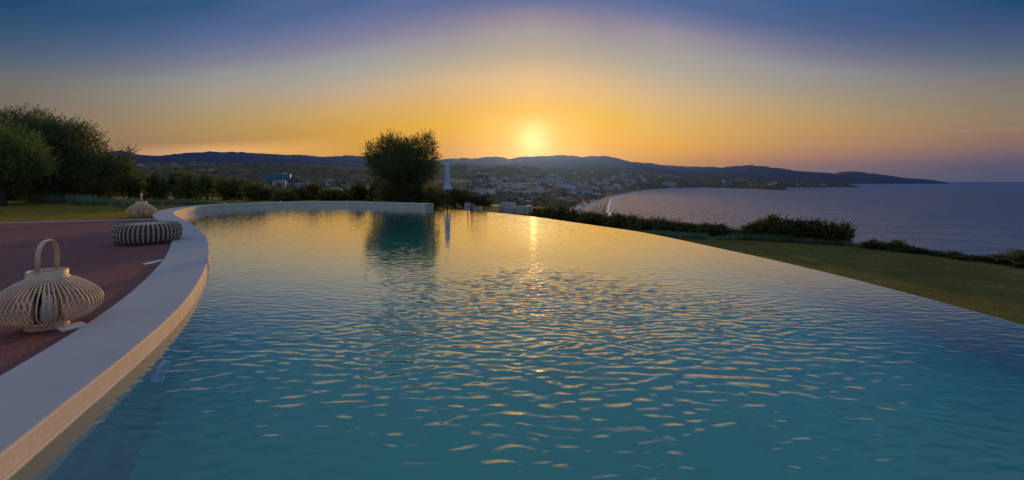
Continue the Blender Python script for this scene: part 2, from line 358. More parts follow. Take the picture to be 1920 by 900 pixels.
k.link(c_, b.inputs['Base Color']); b.inputs['Roughness'].default_value = 0.95; b.inputs['Specular IOR Level'].default_value = 0.1
M['land'] = m
M['mountain'] = mat('mountain_scrub', (0.018, 0.030, 0.032), 0.95, scale=0.004, color2=(0.042, 0.055, 0.052), coord='Object', spec=0.05)

# pool water
def water_mat(name, body, bumps, rough, refr, ior=1.33, patch=None, coat=0.0, trains=(), streak=None):
    m = bpy.data.materials.new(name); m.use_nodes = True; k = NT(m.node_tree); b = k.n['Principled BSDF']
    pos = k.new('ShaderNodeNewGeometry').outputs['Position']
    h = None
    for (lam, rot, dis, dsc, amp) in trains:
        v = k.mapping(pos, (1, 1, 1), (0, 0, R(rot)))
        wt = k.new('ShaderNodeTexWave', wave_type='BANDS', bands_direction='Y', wave_profile='SIN')
        wt.inputs['Scale'].default_value = 2 * math.pi / (20 * lam); wt.inputs['Distortion'].default_value = dis
        wt.inputs['Detail'].default_value = 1.0; wt.inputs['Detail Scale'].default_value = dsc; wt.inputs['Detail Roughness'].default_value = 0.4
        k.link(v, wt.inputs['Vector'])
        env = k.maprange(k.noise(k.mapping(pos, (1.5, 2.2, 1), (0, 0, R(rot)), (lam * 90, 0, 0)), 1.0, 1), 0.32, 0.62, 0.15, 1.0)
        t = k.math('MULTIPLY', k.math('MULTIPLY', wt.outputs['Fac'], env), amp)
        h = t if h is None else k.math('ADD', h, t)
    for (sx, sy, rot, det, rgh, dist, amp) in bumps:
        v = k.mapping(pos, (sx, sy, 1), (0, 0, R(rot)))
        t = k.math('MULTIPLY', k.noise(v, 1.0, det, rgh, dist), amp)
        h = t if h is None else k.math('ADD', h, t)
    if patch:      # the breeze ruffles the open middle, the water lies calmer towards the walls
        cx, cy_, rx, ry, lo = patch
        vm = k.mapping(pos, (1 / rx, 1 / ry, 0), (0, 0, 0), (-cx / rx, -cy_ / ry, 0))
        ln_ = k.new('ShaderNodeVectorMath', operation='LENGTH'); k.link(vm, ln_.inputs[0])
        pf_ = k.math('ADD', ln_.outputs['Value'], k.math('MULTIPLY', k.math('SUBTRACT', k.noise(vm, 1.45, 2), 0.5), 0.9))
        h = k.math('MULTIPLY', h, k.maprange(pf_, 0.25, 1.1, 1.0, lo, True))
    bn = k.new('ShaderNodeBump'); bn.inputs['Strength'].default_value = 1.0; bn.inputs['Distance'].default_value = 1.0
    k.link(h, bn.inputs['Height']); k.link(bn.outputs[0], b.inputs['Normal'])
    b.inputs['Coat Weight'].default_value = coat; b.inputs['Coat IOR'].default_value = 1.40; b.inputs['Coat Roughness'].default_value = rough; k.link(bn.outputs[0], b.inputs['Coat Normal'])
    b.inputs['Base Color'].default_value = (*body, 1); b.inputs['Roughness'].default_value = rough
    if streak:     # wind streaks: smoother and rougher lanes
        st_ = k.noise(k.mapping(pos, (0.008, 0.036, 1), (0, 0, R(12))), 1.0, 5, 0.65, 0.8)
        xs_ = k.new('ShaderNodeSeparateXYZ'); k.link(pos, xs_.inputs[0])
        shelter = k.maprange(xs_.outputs[0], 150, 1000, 0.0, 0.24, True)       # calm in the crook of the bay, ruffled offshore
        k.link(k.math('ADD', k.maprange(st_, 0.35, 0.65, *streak), shelter), b.inputs['Roughness'])
    b.inputs['IOR'].default_value = ior; b.inputs['Transmission Weight'].default_value = refr
    return m
M['pool_water'] = water_mat('pool_water', (0.93, 1.0, 1.0), [(1.2, 2.4, 8, 1, 0.5, 0.4, 0.008), (8.2, 14.2, 4, 0, 0.4, 0.5, 0.0122), (13.0, 21.0, -10, 0, 0.4, 0.3, 0.0020)], 0.015, 1.0, 1.36, (0.40, 3.3, 2.5, 2.9, 0.17), 1.0,
                            [(0.088, 10, 16.0, 0.5, 0.0021), (0.098, -14, 16.0, 0.45, 0.0021)])
M['sea_water'] = water_mat('sea_water', (0.003, 0.120, 0.270), [(0.018, 0.066, 10, 6, 0.78, 0.5, 17.0), (0.10, 0.30, -14, 3, 0.6, 0.5, 4.0)], 0.30, 0.0, 1.33, (1700, 900, 1250, 2600, 0.62), 0.25, streak=(0.14, 0.36))

# ------------------------------------------------------------------ swimming pool
def cat_rom(pts, step):
    pts = [np.array(p, float) for p in pts]; out = []
    for i in range(len(pts) - 1):
        p0 = pts[max(i - 1, 0)]; p1 = pts[i]; p2 = pts[i + 1]; p3 = pts[min(i + 2, len(pts) - 1)]
        n = max(2, int(np.linalg.norm(p2[:2] - p1[:2]) / step))
        for j in range(n):
            t = j / n
            out.append(0.5 * ((2 * p1) + (-p0 + p2) * t + (2 * p0 - 5 * p1 + 4 * p2 - p3) * t * t + (-p0 + 3 * p1 - 3 * p2 + p3) * t ** 3))
    out.append(pts[-1]); return np.array(out)
def smooth(a, n, keep=1):
    a = a.copy()
    for _ in range(n):
        b_ = a.copy(); b_[keep:-keep] = (a[keep - 1:-keep - 1] + 2 * a[keep:-keep] + a[keep + 1:len(a) - keep + 1]) / 4; a = b_
    return a

inner_px = [(0, 848, .11), (78, 787, .11), (139, 744, .11), (191, 701, .11), (249, 655.5, .11), (331, 591, .11), (373, 531, .11), (393.5, 480, .11), (392, 458, .115),
            (382, 437, .12), (364, 422, .135), (343, 410.5, .155), (330, 404.5, .18), (322.5, 399.5, .195), (328, 395.3, .20), (338, 392.4, .20), (355, 388.9, .20), (387, 385, .20),
            (428.6, 381.8, .20), (489.6, 379.6, .20), (526.6, 378.6, .20), (575, 378, .20), (643, 378.2, .20), (720, 379.8, .20), (798, 382.3, .20)]
ipts = [(0.9, -1.75, .11), (0.0, -1.45, .11), (-0.75, -0.75, .11), (-1.3, 0.2, .11)]
for px, py, t in inner_px:
    d = F * (CAMZ - t) / (py - HZ); ipts.append(((px - 960) / F * d, d, t))
inner = smooth(cat_rom(ipts, 0.12), 60)
def normals2(c):
    t = np.gradient(c[:, :2], axis=0); t /= np.linalg.norm(t, axis=1)[:, None]
    return np.stack([-t[:, 1], t[:, 0]], 1)          # left of travel = away from the water
nin = normals2(inner)
CW = 0.48
outer = inner.copy(); outer[:, :2] += nin * CW
outer[:, :2] = smooth(outer[:, :2], 40)

edge_px = [(800, 390.2), (841, 392.6), (913, 397.4), (960, 401.8), (1005, 406.7), (1070, 416), (1140, 426), (1203, 435), (1300, 455), (1380, 472.5), (1460, 489.5), (1540, 508.5), (1620, 528.5), (1760, 565), (1920, 611)]
epts = []
for px, py in edge_px:
    d = F * CAMZ / (py - HZ); epts.append(((px - 960) / F * d, d))
epts += [(3.97, 2.4), (3.85, 1.0), (3.4, -0.4), (2.3, -1.5), (0.9, -1.75)]
edge = smooth(cat_rom(epts, 0.12), 30)
far_end = inner[-1]; edge[0] = far_end[:2]

pool = empty('swimming_pool', (0, 0, 0), 0, 'curved infinity pool with pale stone coping and overflowing right edge above the bay', 'pool')
# coping: rounded slab on the wall, sweeping round the left and far side
bm = bmesh.new(); rows = []
n_ = len(inner)
for i in range(n_):
    ix, iy, t = inner[i]; ox, oy, _ = outer[i]
    v = np.array([ox - ix, oy - iy]); L = np.linalg.norm(v); v /= L
    def q(s, z): return bm.verts.new((ix + v[0] * s, iy + v[1] * s, z))
    e = 0.012
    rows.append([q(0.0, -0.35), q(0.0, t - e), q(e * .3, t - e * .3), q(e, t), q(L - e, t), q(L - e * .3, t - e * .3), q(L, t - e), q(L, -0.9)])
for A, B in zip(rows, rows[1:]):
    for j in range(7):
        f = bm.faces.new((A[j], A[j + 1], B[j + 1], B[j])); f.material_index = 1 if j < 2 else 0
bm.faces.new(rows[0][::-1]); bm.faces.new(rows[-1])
cp = bm_obj('coping', bm, M['stone'], pool); cp.data.materials.append(M['glow_tinted_face'])
# small drip ledge along the foot of the coping face
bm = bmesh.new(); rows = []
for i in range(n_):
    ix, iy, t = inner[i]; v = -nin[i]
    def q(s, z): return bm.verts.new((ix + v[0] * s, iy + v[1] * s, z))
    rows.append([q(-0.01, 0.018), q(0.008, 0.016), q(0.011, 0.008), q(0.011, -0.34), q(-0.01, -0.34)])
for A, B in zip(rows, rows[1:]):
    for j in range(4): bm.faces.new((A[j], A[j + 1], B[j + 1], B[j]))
bm_obj('waterline_ledge', bm, M['glow_tinted_face'], pool)
# basin
loop = [(p[0], p[1]) for p in inner] + [(p[0], p[1]) for p in edge[1:-1]]
DEPTH = -1.35
bm = bmesh.new()
top = [bm.verts.new((x, y, -0.34)) for x, y in loop[:n_]]
bot = [bm.verts.new((x, y, DEPTH)) for x, y in loop[:n_]]
for i in range(n_ - 1): bm.faces.new((top[i], top[i + 1], bot[i + 1], bot[i]))
me = bpy.data.meshes.new('basin_wall'); bm.to_mesh(me); bm.free()
mesh_obj('basin_wall', me, M['pool_plaster'], pool)
tris = geometry.tessellate_polygon([[Vector((x, y, 0)) for x, y in loop]])
me = np_mesh('basin_floor', [(x, y, DEPTH) for x, y in loop], tris); mesh_obj('basin_floor', me, M['basin'], pool)
# overflow wall on the right
ne = normals2(np.c_[edge, np.zeros(len(edge))])
bm = bmesh.new(); rows = []
for i in range(len(edge)):
    x, y = edge[i]; v = ne[i]
    def q(s, z): return bm.verts.new((x + v[0] * s, y + v[1] * s, z))
    rows.append([q(-0.005, DEPTH), q(-0.005, -0.02), q(0.0, -0.006), q(0.03, -0.006), q(0.10, -0.035), q(0.16, -0.042), q(0.165, -0.05), q(0.165, -1.6)])
for A, B in zip(rows, rows[1:]):
    for j in range(7): bm.faces.new((A[j], A[j + 1], B[j + 1], B[j]))
M['lip'] = mat('wet_stone_lip', (0.34, 0.33, 0.32), 0.12, var=0.1, scale=4, spec=0.5)
bm_obj('overflow_edge', bm, M['lip'], pool)
# water surface, curling over the overflow edge
me = np_mesh('pool_water', [(x, y, 0) for x, y in loop], tris)
bm = bmesh.new(); bm.from_mesh(me)
bmesh.ops.recalc_face_normals(bm, faces=bm.faces)
if sum(f.normal.z for f in bm.faces) < 0: bmesh.ops.reverse_faces(bm, faces=bm.faces)
bm.to_mesh(me); bm.free()
o = mesh_obj('pool_water', me, M['pool_water']); tag(o, kind='structure')

# ------------------------------------------------------------------ patio, lawns
PZ = 0.09
def strip(name, A, B, m, zA, zB, nx=10, skirt=0.0):
    """ruled sheet between two curves with the same count"""
    A = np.array(A); B = np.array(B); N = len(A); vs = []; fs = []
    zA = np.broadcast_to(zA, N); zB = np.broadcast_to(zB, N)
    for i in range(N):
        for j in range(nx + 1):
            t = j / nx; vs.append((*(A[i] * (1 - t) + B[i] * t), zA[i] * (1 - t) + zB[i] * t))
        if skirt: vs.append((*B[i], zB[i] - skirt))
    W = nx + 1 + (1 if skirt else 0)
    for i in range(N - 1):
        for j in range(W - 1): fs.append((i * W + j, i * W + j + 1, (i + 1) * W + j + 1, (i + 1) * W + j))
    me = np_mesh(name, vs, fs); o = mesh_obj(name, me, m); return tag(o, kind='structure')
def resample(c, n):
    c = np.array(c, float); s = np.r_[0, np.cumsum(np.linalg.norm(np.diff(c, axis=0), axis=1))]
    q = np.linspace(0, s[-1], n); return np.stack([np.interp(q, s, c[:, 0]), np.interp(q, s, c[:, 1])], 1)

oc = outer[:, :2]
# index on the outer coping where patio meets lawn (photo 283,407)
j_pat = int(np.argmin(np.hypot(oc[:, 0] + 9.35, oc[:, 1] - 11.8)))
pat_in = oc[:j_pat + 1] + nin[:j_pat + 1] * -0.03
edge_l = np.array([(-40, -6), (-40, 4), (-24, 8.2), (-14.0, 10.25), (-12.0, 10.75), (-10.2, 11.6)])
pat_end = pat_in[-1]
far_line = np.vstack([[-30, -14], [-34, -8], [-36, 0], [-36, 5.2], resample([(-36, 5.2), (-24, 8.2), (-14.0, 10.3), (-12.0, 10.85), (-10.4, 11.45), tuple(pat_end + np.array([-0.02, 0.02]))], 60)])
patio_poly = [tuple(p) for p in pat_in] + [tuple(p) for p in far_line[::-1]] + [(-12, -14), (0.9, -14), (0.9, -2.2)]
def poly_sheet(name, poly, z, m, zfun=None):
    tr = geometry.tessellate_polygon([[Vector((x, y, 0)) for x, y in poly]])
    me = np_mesh(name, [(x, y, z) for x, y in poly], tr)
    bm = bmesh.new(); bm.from_mesh(me); bmesh.ops.recalc_face_normals(bm, faces=bm.faces)
    if sum(f.normal.z * f.calc_area() for f in bm.faces) < 0: bmesh.ops.reverse_faces(bm, faces=bm.faces)
    bm.to_mesh(me); bm.free()
    o = mesh_obj(name, me, m); return tag(o, kind='structure')
poly_sheet('patio', patio_poly, PZ, M['patio'])
# pale metal edging between patio and lawn
el = resample(far_line[3:], 160); bm = bmesh.new()
for a, b_ in zip(el, el[1:]):
    a3 = Vector((*a, PZ + .0)); b3 = Vector((*b_, PZ + .0)); d_ = (b3 - a3).normalized(); s_ = Vector((-d_.y, d_.x, 0)) * 0.02
    up_ = Vector((0, 0, 0.014))
    vs = [bm.verts.new(p) for p in (a3 - s_, a3 - s_ + up_, a3 + s_ + up_, a3 + s_, b3 - s_, b3 - s_ + up_, b3 + s_ + up_, b3 + s_)]
    for f in ((0, 1, 5, 4), (1, 2, 6, 5), (2, 3, 7, 6)): bm.faces.new([vs[i] for i in f])
o = bm_obj('lawn_edging', bm, M['white_plate']); tag(o, kind='structure')
# left lawn and the ground behind the far coping
lawn_in = [tuple(p + n_ * 0.0) for p, n_ in zip(oc[j_pat:], nin[j_pat:])]
back_curve = [(-3.6, 18.25), (-6, 21), (-9, 24.5), (-12, 28), (-30, 28.5), (-48, 29), (-60, 20), (-60, 4)]
lawn_poly = [tuple(p) for p in far_line[3:][::1]] + lawn_in[1:] + back_curve
poly_sheet('lawn', lawn_poly, PZ - 0.004, M['lawn_yellow'])
# right lawn, 0.4 m lower, out to the brow of the bluff
ew = edge + ne * 0.15
bk = resample([lawn_in[-1]] + back_curve[:4], 40)
strip('bank', bk + np.array([-.02, -.02]), bk + np.array([.9, .55]), M['lawn'], PZ - .004, -.48, nx=6, skirt=.6)
brow = cat_rom([(-12, 28.5), (-5, 27.5), (1.0, 25.5), (3.0, 20), (3.7, 15.5), (4.35, 13.2), (5.0, 12.3), (6.2, 11.3), (7.3, 10.6), (7.75, 9.7), (8.4, 8.7), (8.95, 7.8), (9.3, 5), (9.4, 0), (9.2, -6)], 0.3)
brow = brow.copy(); brow += -normals2(np.c_[brow, np.zeros(len(brow))])*0.0 + normals2(np.c_[brow, np.zeros(len(brow))]) * 0.55
A_ = resample(ew, 140); B_ = resample(brow, 140)
LZ = -0.40
strip('lower_lawn', A_, B_, M['lawn'], LZ - 0.02, LZ, nx=14, skirt=1.2)
poly_sheet('base_ground', [(-60, -14), (9.0, -14), (9.0, 8), (-60, 8)], -2.3, M['lawn'])

# ------------------------------------------------------------------ terrain, bay, mountains
NEARL = [(7, -2.2), (22, -2.2)]
TB = {
 -1200: NEARL + [(28, 0.0), (60, 2), (200, 8), (600, 25), (1500, 45), (3000, 80), (6000, 40)],
 0: NEARL + [(28, -.1), (60, -1.5), (200, -4), (500, -8), (800, -5), (1500, 15), (2500, 60), (4000, 60), (6000, 0)],
 250: NEARL + [(28, -.3), (60, -3), (200, -10), (500, -16), (800, -14), (1100, 0), (1500, 35), (1900, 72), (2400, 90), (4000, 50), (6000, 0)],
 400: NEARL + [(28, -.5), (60, -5), (200, -16), (500, -26), (800, -22), (1100, -10), (1400, 20), (1800, 65), (2000, 76), (2600, 70), (4000, 0), (6000, -20)],
 520: NEARL + [(28, -.5), (60, -6), (200, -20), (500, -32), (800, -28), (1050, -18), (1300, -4), (1600, 30), (1900, 73), (2100, 76), (2700, 50), (4000, 0), (6000, -20)],
 690: NEARL + [(28, -.6), (60, -7), (200, -22), (500, -36), (800, -32), (1100, -24), (1400, 0), (1700, 28), (2000, 56), (2200, 58), (3000, 40), (6000, -20)],
 840: NEARL + [(28, -.8), (60, -7), (200, -24), (500, -42), (700, -40), (1000, -30), (1300, -14), (1800, 18), (2200, 52), (2600, 90), (2800, 95), (3600, 70), (6000, -20)],
 960: NEARL + [(28, -1.2), (60, -8), (200, -26), (500, -44), (700, -48), (850, -46.5), (1100, -40), (1500, -20), (2000, 8), (2500, 50), (3000, 100), (3200, 100), (4000, 60), (6000, -20)],
 1040: [(7, -2.2), (18, -2.2), (28, -3), (60, -10), (200, -30), (500, -46), (700, -49.2), (800, -49), (900, -47.5), (1200, -42), (1600, -26), (2200, 8), (2800, 50), (3200, 86), (3400, 86), (4200, 50), (6000, -20)],
 1085: [(7, -2.2), (16, -2.2), (28, -5), (60, -14), (200, -34), (500, -48), (700, -50.3), (800, -50.4), (950, -50), (1100, -48.5), (1400, -44), (1700, -34), (2400, 0), (3000, 40), (3400, 84), (3600, 84), (4400, 44), (6000, -20)],
 1120: [(7, -1.6), (14, -1.8), (28, -9), (60, -20), (200, -42), (500, -50), (700, -51), (900, -51), (1100, -50.6), (1250, -49), (1400, -47), (1800, -38), (2400, 0), (3000, 40), (3500, 84), (3700, 84), (4500, 40), (6000, -20)],
 1140: [(7, -1.4), (13.5, -1.6), (28, -10), (60, -22), (150, -40), (300, -50), (600, -51.6), (780, -52.1), (1000, -51.9), (1300, -51), (1450, -48.5), (1900, -40), (2500, -4), (3000, 36), (3500, 84), (3700, 84), (4500, 40), (6000, -20)],
 1170: [(7, -1.4), (13, -1.6), (28, -12), (60, -26), (150, -44), (250, -55), (400, -60), (1400, -58), (1690, -52.1), (1800, -50.3), (2100, -44), (2600, -8), (3100, 36), (3600, 84), (3800, 84), (4600, 30), (6000, -30)],
 1210: [(7, -1.4), (13, -1.6), (28, -13), (60, -30), (120, -48), (250, -60), (2000, -59), (2380, -52.1), (2460, -50.2), (2800, -40), (3300, 0), (3700, 40), (4100, 76), (4300, 76), (5000, 30), (6000, -30)],
 1260: [(7, -1.4), (13, -1.6), (28, -14), (60, -34), (110, -50), (200, -60), (2500, -59), (2920, -52.1), (3000, -50), (3400, -30), (3800, 6), (4200, 44), (4500, 58), (4700, 56), (5500, 0), (6000, -40)],
 1330: [(7, -1.4), (12.5, -1.6), (28, -16), (60, -38), (100, -52), (180, -60), (2700, -59), (3130, -52), (3190, -49.6), (3500, -32), (3800, -5), (4200, 26), (4500, 34), (5000, 20), (6000, -50)],
 1400: [(7, -1.4), (11.5, -1.6), (28, -17), (60, -42), (90, -54), (150, -60), (2500, -59), (2740, -52), (2800, -49), (3100, -28), (3400, -4), (3700, 14), (3900, 16), (4400, 0), (5200, -60)],
 1450: [(7, -1.4), (11.3, -1.6), (28, -18), (60, -46), (80, -54), (130, -60), (2300, -59), (2380, -52), (2410, -48.8), (2600, -30), (2800, -14), (3000, -1), (3200, 3), (3500, -10), (3900, -20), (4300, -60)],
 1468: [(7, -1.4), (11.2, -1.6), (28, -18), (60, -46), (80, -54), (130, -60), (2250, -59), (2280, -51), (2300, -47), (2400, -41), (2500, -43), (2600, -60), (3100, -60), (3200, -51), (3400, -27), (3700, -12), (4000, -30), (4300, -60)],
 1480: [(7, -1.4), (11.2, -1.6), (28, -18), (60, -46), (80, -54), (130, -60), (3100, -60), (3220, -51), (3400, -24), (3700, -9), (4000, -30), (4300, -60)],
 1580: [(7, -1.4), (10.8, -1.6), (28, -19), (60, -48), (80, -56), (130, -60), (3150, -60), (3280, -51), (3380, -36), (3550, -22), (3700, -27), (3900, -60)],
 1605: [(7, -1.4), (10.5, -1.6), (28, -19), (60, -48), (80, -56), (130, -60), (3200, -60), (3310, -50.5), (3380, -43), (3450, -44), (3550, -60)],
 1622: [(7, -1.4), (10.2, -1.6), (28, -19), (60, -48), (80, -56), (130, -60), (6000, -60)],
 1920: [(6, -1.4), (8.2, -1.6), (20, -14), (45, -48), (60, -56), (100, -60), (6000, -60)],
 2900: [(3.6, -1.4), (4.4, -1.6), (10, -14), (24, -48), (32, -56), (60, -60), (6000, -60)],
}
TPX = sorted(TB)
def col_z(pxk, d):
    t = TB[pxk]; return np.interp(np.log(d), np.log([q[0] for q in t]), [q[1] for q in t])
from mathutils import noise as mnoise
def terrain_z(px, d, rough=True):
    px = min(max(px, TPX[0]), TPX[-1])
    i = max(0, min(len(TPX) - 2, int(np.searchsorted(TPX, px)) - 1))
    a, b = TPX[i], TPX[i + 1]; t = (px - a) / (b - a)
    z = (1 - t) * col_z(a, d) + t * col_z(b, d)
    if rough and d > 40 and z > -49:
        x = (px - 960) / F * d
        amp = min(3.5, (d - 40) / 150) * min(1.0, (z + 49) / 6)
        z += amp * (mnoise.fractal(Vector((x * 0.006, d * 0.006, 0.3)), 1.0, 2.0, 4))
        z += 0.25 * amp * mnoise.noise(Vector((x * 0.03, d * 0.03, 2.3)))
    return float(z)
pxs = np.unique(np.r_[np.arange(-1200, 0, 60), np.arange(0, 1120, 9), np.arange(1120, 1640, 5), np.arange(1640, 2901, 60)])
ds = np.unique(np.r_[np.geomspace(7, 700, 70), np.geomspace(700, 6000, 170)])
vs = []
for d in ds:
    for px in pxs: vs.append(((px - 960) / F * d, d, terrain_z(px, d)))
W = len(pxs); ii, jj = np.meshgrid(np.arange(len(ds) - 1), np.arange(W - 1), indexing='ij'); a = (ii * W + jj).ravel()
me = np_mesh('terrain', vs, np.stack([a, a + 1, a + W + 1, a + W], 1), smooth=True)
tag(mesh_obj('terrain', me, M['land']), kind='structure')

# sea out to the horizon
xs = np.r_[-16000, np.linspace(-2000, 16000, 19)]; ys = np.r_[-900, 0, 400, 1000, 2000, 4000, 8000, 15200]
vs = [(x, y, SEA) for y in ys for x in xs]; W = len(xs)
ii, jj = np.meshgrid(np.arange(len(ys) - 1), np.arange(W - 1), indexing='ij'); a = (ii * W + jj).ravel()
tag(mesh_obj('sea', np_mesh('sea', vs, np.stack([a, a + 1, a + W + 1, a + W], 1)), M['sea_water']), kind='structure')

# mountains across the bay
def mountains(name, prof, d0, dcrest, dback, seed, step=3):
    xs = np.arange(prof[0][0], prof[-1][0] + 1, step); ys = np.interp(xs, [p[0] for p in prof], [p[1] for p in prof])
    ys = np.convolve(np.pad(ys, 1, 'edge'), [.2, .6, .2], 'valid')
    rows_t = np.r_[np.linspace(0, 1, 26), np.linspace(1.1, 2, 7)]
    vs = []
    for t in rows_t:
        for px, y in zip(xs, ys):
            d = d0 + (dcrest - d0) * t if t <= 1 else dcrest + (dback - dcrest) * (t - 1)
            hc = CAMZ + (HZ - y) / F * dcrest - SEA
            hh = t ** 0.9 if t <= 1 else (2 - t) ** 0.8
            crest = 20 * mnoise.fractal(Vector((px * .075, seed, 1.7)), 1.0, 2.0, 4) * max(0, 1 - abs(t - 1) * 3)
            x = (px - 960) / F * d
            nz = mnoise.fractal(Vector((x * .0011 + seed, d * .0011, seed)), 1.0, 2.1, 5)
            rid = 1 - abs(mnoise.noise(Vector((x * .0016 + seed, d * .0007, seed + 3))))
            env = min(1, 4 * t * (1 - min(t, 1))) if t <= 1 else 0.2
            vs.append((x, d, SEA - 3 + hc * (hh + env * (0.20 * nz + 0.22 * (rid - .75))) + 3 * min(1, t * 8) + crest * min(1, hc / 200)))
    W = len(xs); ii, jj = np.meshgrid(np.arange(len(rows_t) - 1), np.arange(W - 1), indexing='ij'); a = (ii * W + jj).ravel()
    o = mesh_obj(name, np_mesh(name, vs, np.stack([a, a + 1, a + W + 1, a + W], 1), smooth=True), M['mountain'])
    return tag(o, kind='structure')
mountains('mountains', [(-400, 296), (-100, 285), (100, 288), (190, 287), (225, 281), (260, 290), (300, 292.5), (320, 290), (350, 286), (400, 284), (455, 285), (500, 288), (560, 290.5), (600, 293), (625, 293), (655, 291), (690, 292.5), (750, 298),
           (815, 301), (842, 297.5), (875, 295.5), (885, 297.5), (915, 294.5), (935, 293.5), (957, 297), (985, 294), (1000, 293), (1035, 291.3), (1070, 291.5), (1090, 294), (1115, 292.7), (1140, 293.3), (1160, 298), (1185, 303), (1220, 306.5), (1260, 311),
           (1300, 312), (1345, 313.5), (1400, 310), (1440, 312.5), (1480, 318), (1530, 323.5), (1560, 325), (1600, 321.5), (1640, 325), (1690, 333), (1740, 336.5), (1775, 341.5)], 7000, 9800, 12500, 4.2)

# ------------------------------------------------------------------ haze: one box of thin air round the whole scene
hz = bpy.data.materials.new('haze'); hz.use_nodes = True; k = NT(hz.node_tree); k.n.clear()
pv = k.new('ShaderNodeVolumePrincipled'); ho = k.new('ShaderNodeOutputMaterial'); k.link(pv.outputs[0], ho.inputs['Volume'])
pv.inputs['Color'].default_value = (0.085, 0.20, 1.0, 1); pv.inputs['Density'].default_value = HAZE_D; pv.inputs['Anisotropy'].default_value = 0.78
bm = bmesh.new(); box(bm, (0, 7100, (HAZE_TOP - 66) / 2), (33000, 16600, HAZE_TOP + 66))
o = bm_obj('haze', bm, hz); tag(o, kind='stuff')

# ------------------------------------------------------------------ foliage builders
def unit(v): return v / np.maximum(np.linalg.norm(v, axis=-1, keepdims=True), 1e-9)
def leaf_mesh(name, org, dirs, ln, wd):
    n = len(org)
    ln = np.broadcast_to(ln, n)[:, None]; wd = np.broadcast_to(wd, n)[:, None]
    d = unit(dirs); s = unit(np.cross(d, rng.normal(size=(n, 3)))); u = np.cross(s, d)
    mid = org + d * ln * 0.45 + u * ln * 0.06
    v = np.stack([org, mid + s * wd * 0.5, org + d * ln, mid - s * wd * 0.5], 1).reshape(-1, 3)
    return np_mesh(name, v, np.arange(4 * n).reshape(-1, 4))
def twig_leaves(blobs, ntw, per, twl, ln, wd, up=0.45, shell=0.4):
    """blobs: (x,y,z,rx,ry,rz). Twigs all through each blob, leaves along each twig"""
    b = np.array(blobs, float); vol = (b[:, 3] * b[:, 4] * b[:, 5]) ** 0.75; cnt = np.maximum(3, (ntw * vol / vol.sum())).astype(int)
    O = []; D = []
    for q, c in zip(b, cnt):
        r = unit(rng.normal(size=(c, 3))); rad = rng.random(c) ** shell
        O.append(q[:3] + r * rad[:, None] * q[3:6]); D.append(unit(r * 0.9 + rng.normal(size=(c, 3)) * 0.55 + np.array([0, 0, up])))
    O = np.vstack(O); D = np.vstack(D); n = len(O)
    L = twl * (0.5 + rng.random(n))
    t = (np.arange(per) + 0.5) / per
    org = O[:, None, :] + D[:, None, :] * (L[:, None] * t)[:, :, None]
    side = rng.normal(size=(n, per, 3)); dirs = D[:, None, :] * 0.7 + unit(side) * 0.75
    org = org.reshape(-1, 3); dirs = dirs.reshape(-1, 3)
    return org, dirs, ln * (0.7 + 0.6 * rng.random(len(org))), wd * (0.7 + 0.6 * rng.random(len(org)))
def trunk_bm(bm, base, tips, r0, seed=1):
    """tapered trunk that forks to the given tips"""
    rd = random.Random(seed); base = Vector(base)
    fork = base + Vector((rd.uniform(-.1, .1), rd.uniform(-.1, .1), 0.42 * (sum(t[2] for t in tips) / len(tips) - base.z)))
    tube(bm, [base - Vector((0, 0, .15)), base + (fork - base) * .35 + Vector((rd.uniform(-.08, .08), 0, 0)), fork], [r0 * 1.25, r0 * .9, r0 * .75], 9)
    for t in tips:
        t = Vector(t); a = fork + (t - fork) * .35 + Vector((rd.uniform(-.15, .15), rd.uniform(-.15, .15), .12)); c = fork + (t - fork) * .7 + Vector((rd.uniform(-.12, .12), rd.uniform(-.12, .12), .08))
        tube(bm, [fork - (fork - base) * .06, a, c, t], [r0 * .6, r0 * .42, r0 * .25, r0 * .08], 7)
        for _ in range(3):
            e = c + Vector((rd.uniform(-.6, .6), rd.uniform(-.6, .6), rd.uniform(-.1, .55)))
            tube(bm, [c, c + (e - c) * .5 + Vector((0, 0, .06)), e], [r0 * .2, r0 * .13, r0 * .05], 5)

def px_tree(name, label, cat, base_px, d, zb, blobs_px, m, ntw, per=12, ln=.085, wd=.024, twl=.36, r0=.16, depth=.85, seed=1, group=None):
    base = P(base_px, 380, d); base.z = zb
    t = empty(name, base, 0, label, cat, group)
    rd = random.Random(seed); sc = d / F; bl = []
    for bx, by, rx, ry in blobs_px:
        p = P(bx, by, d) - base; k_ = depth * (rx * sc)
        for dy in ((-.55, .5) if rx * sc > .45 else (0,)):
            bl.append((p.x + rd.uniform(-.12, .12), dy * k_ * 1.5 + rd.uniform(-.25, .25), p.z + rd.uniform(-.06, .06), rx * sc * .88, k_ * .9, ry * sc * .88))
    bm = bmesh.new(); tips = [(q[0], q[1], q[2]) for q in bl[::2]]
    trunk_bm(bm, (0, 0, 0), tips, r0, seed); bm_obj('trunk', bm, M['bark'], t, smooth=True)
    mesh_obj('crown', leaf_mesh('crown', *twig_leaves(bl, ntw, per, twl, ln, wd, shell=.45)), m, t)
    return t

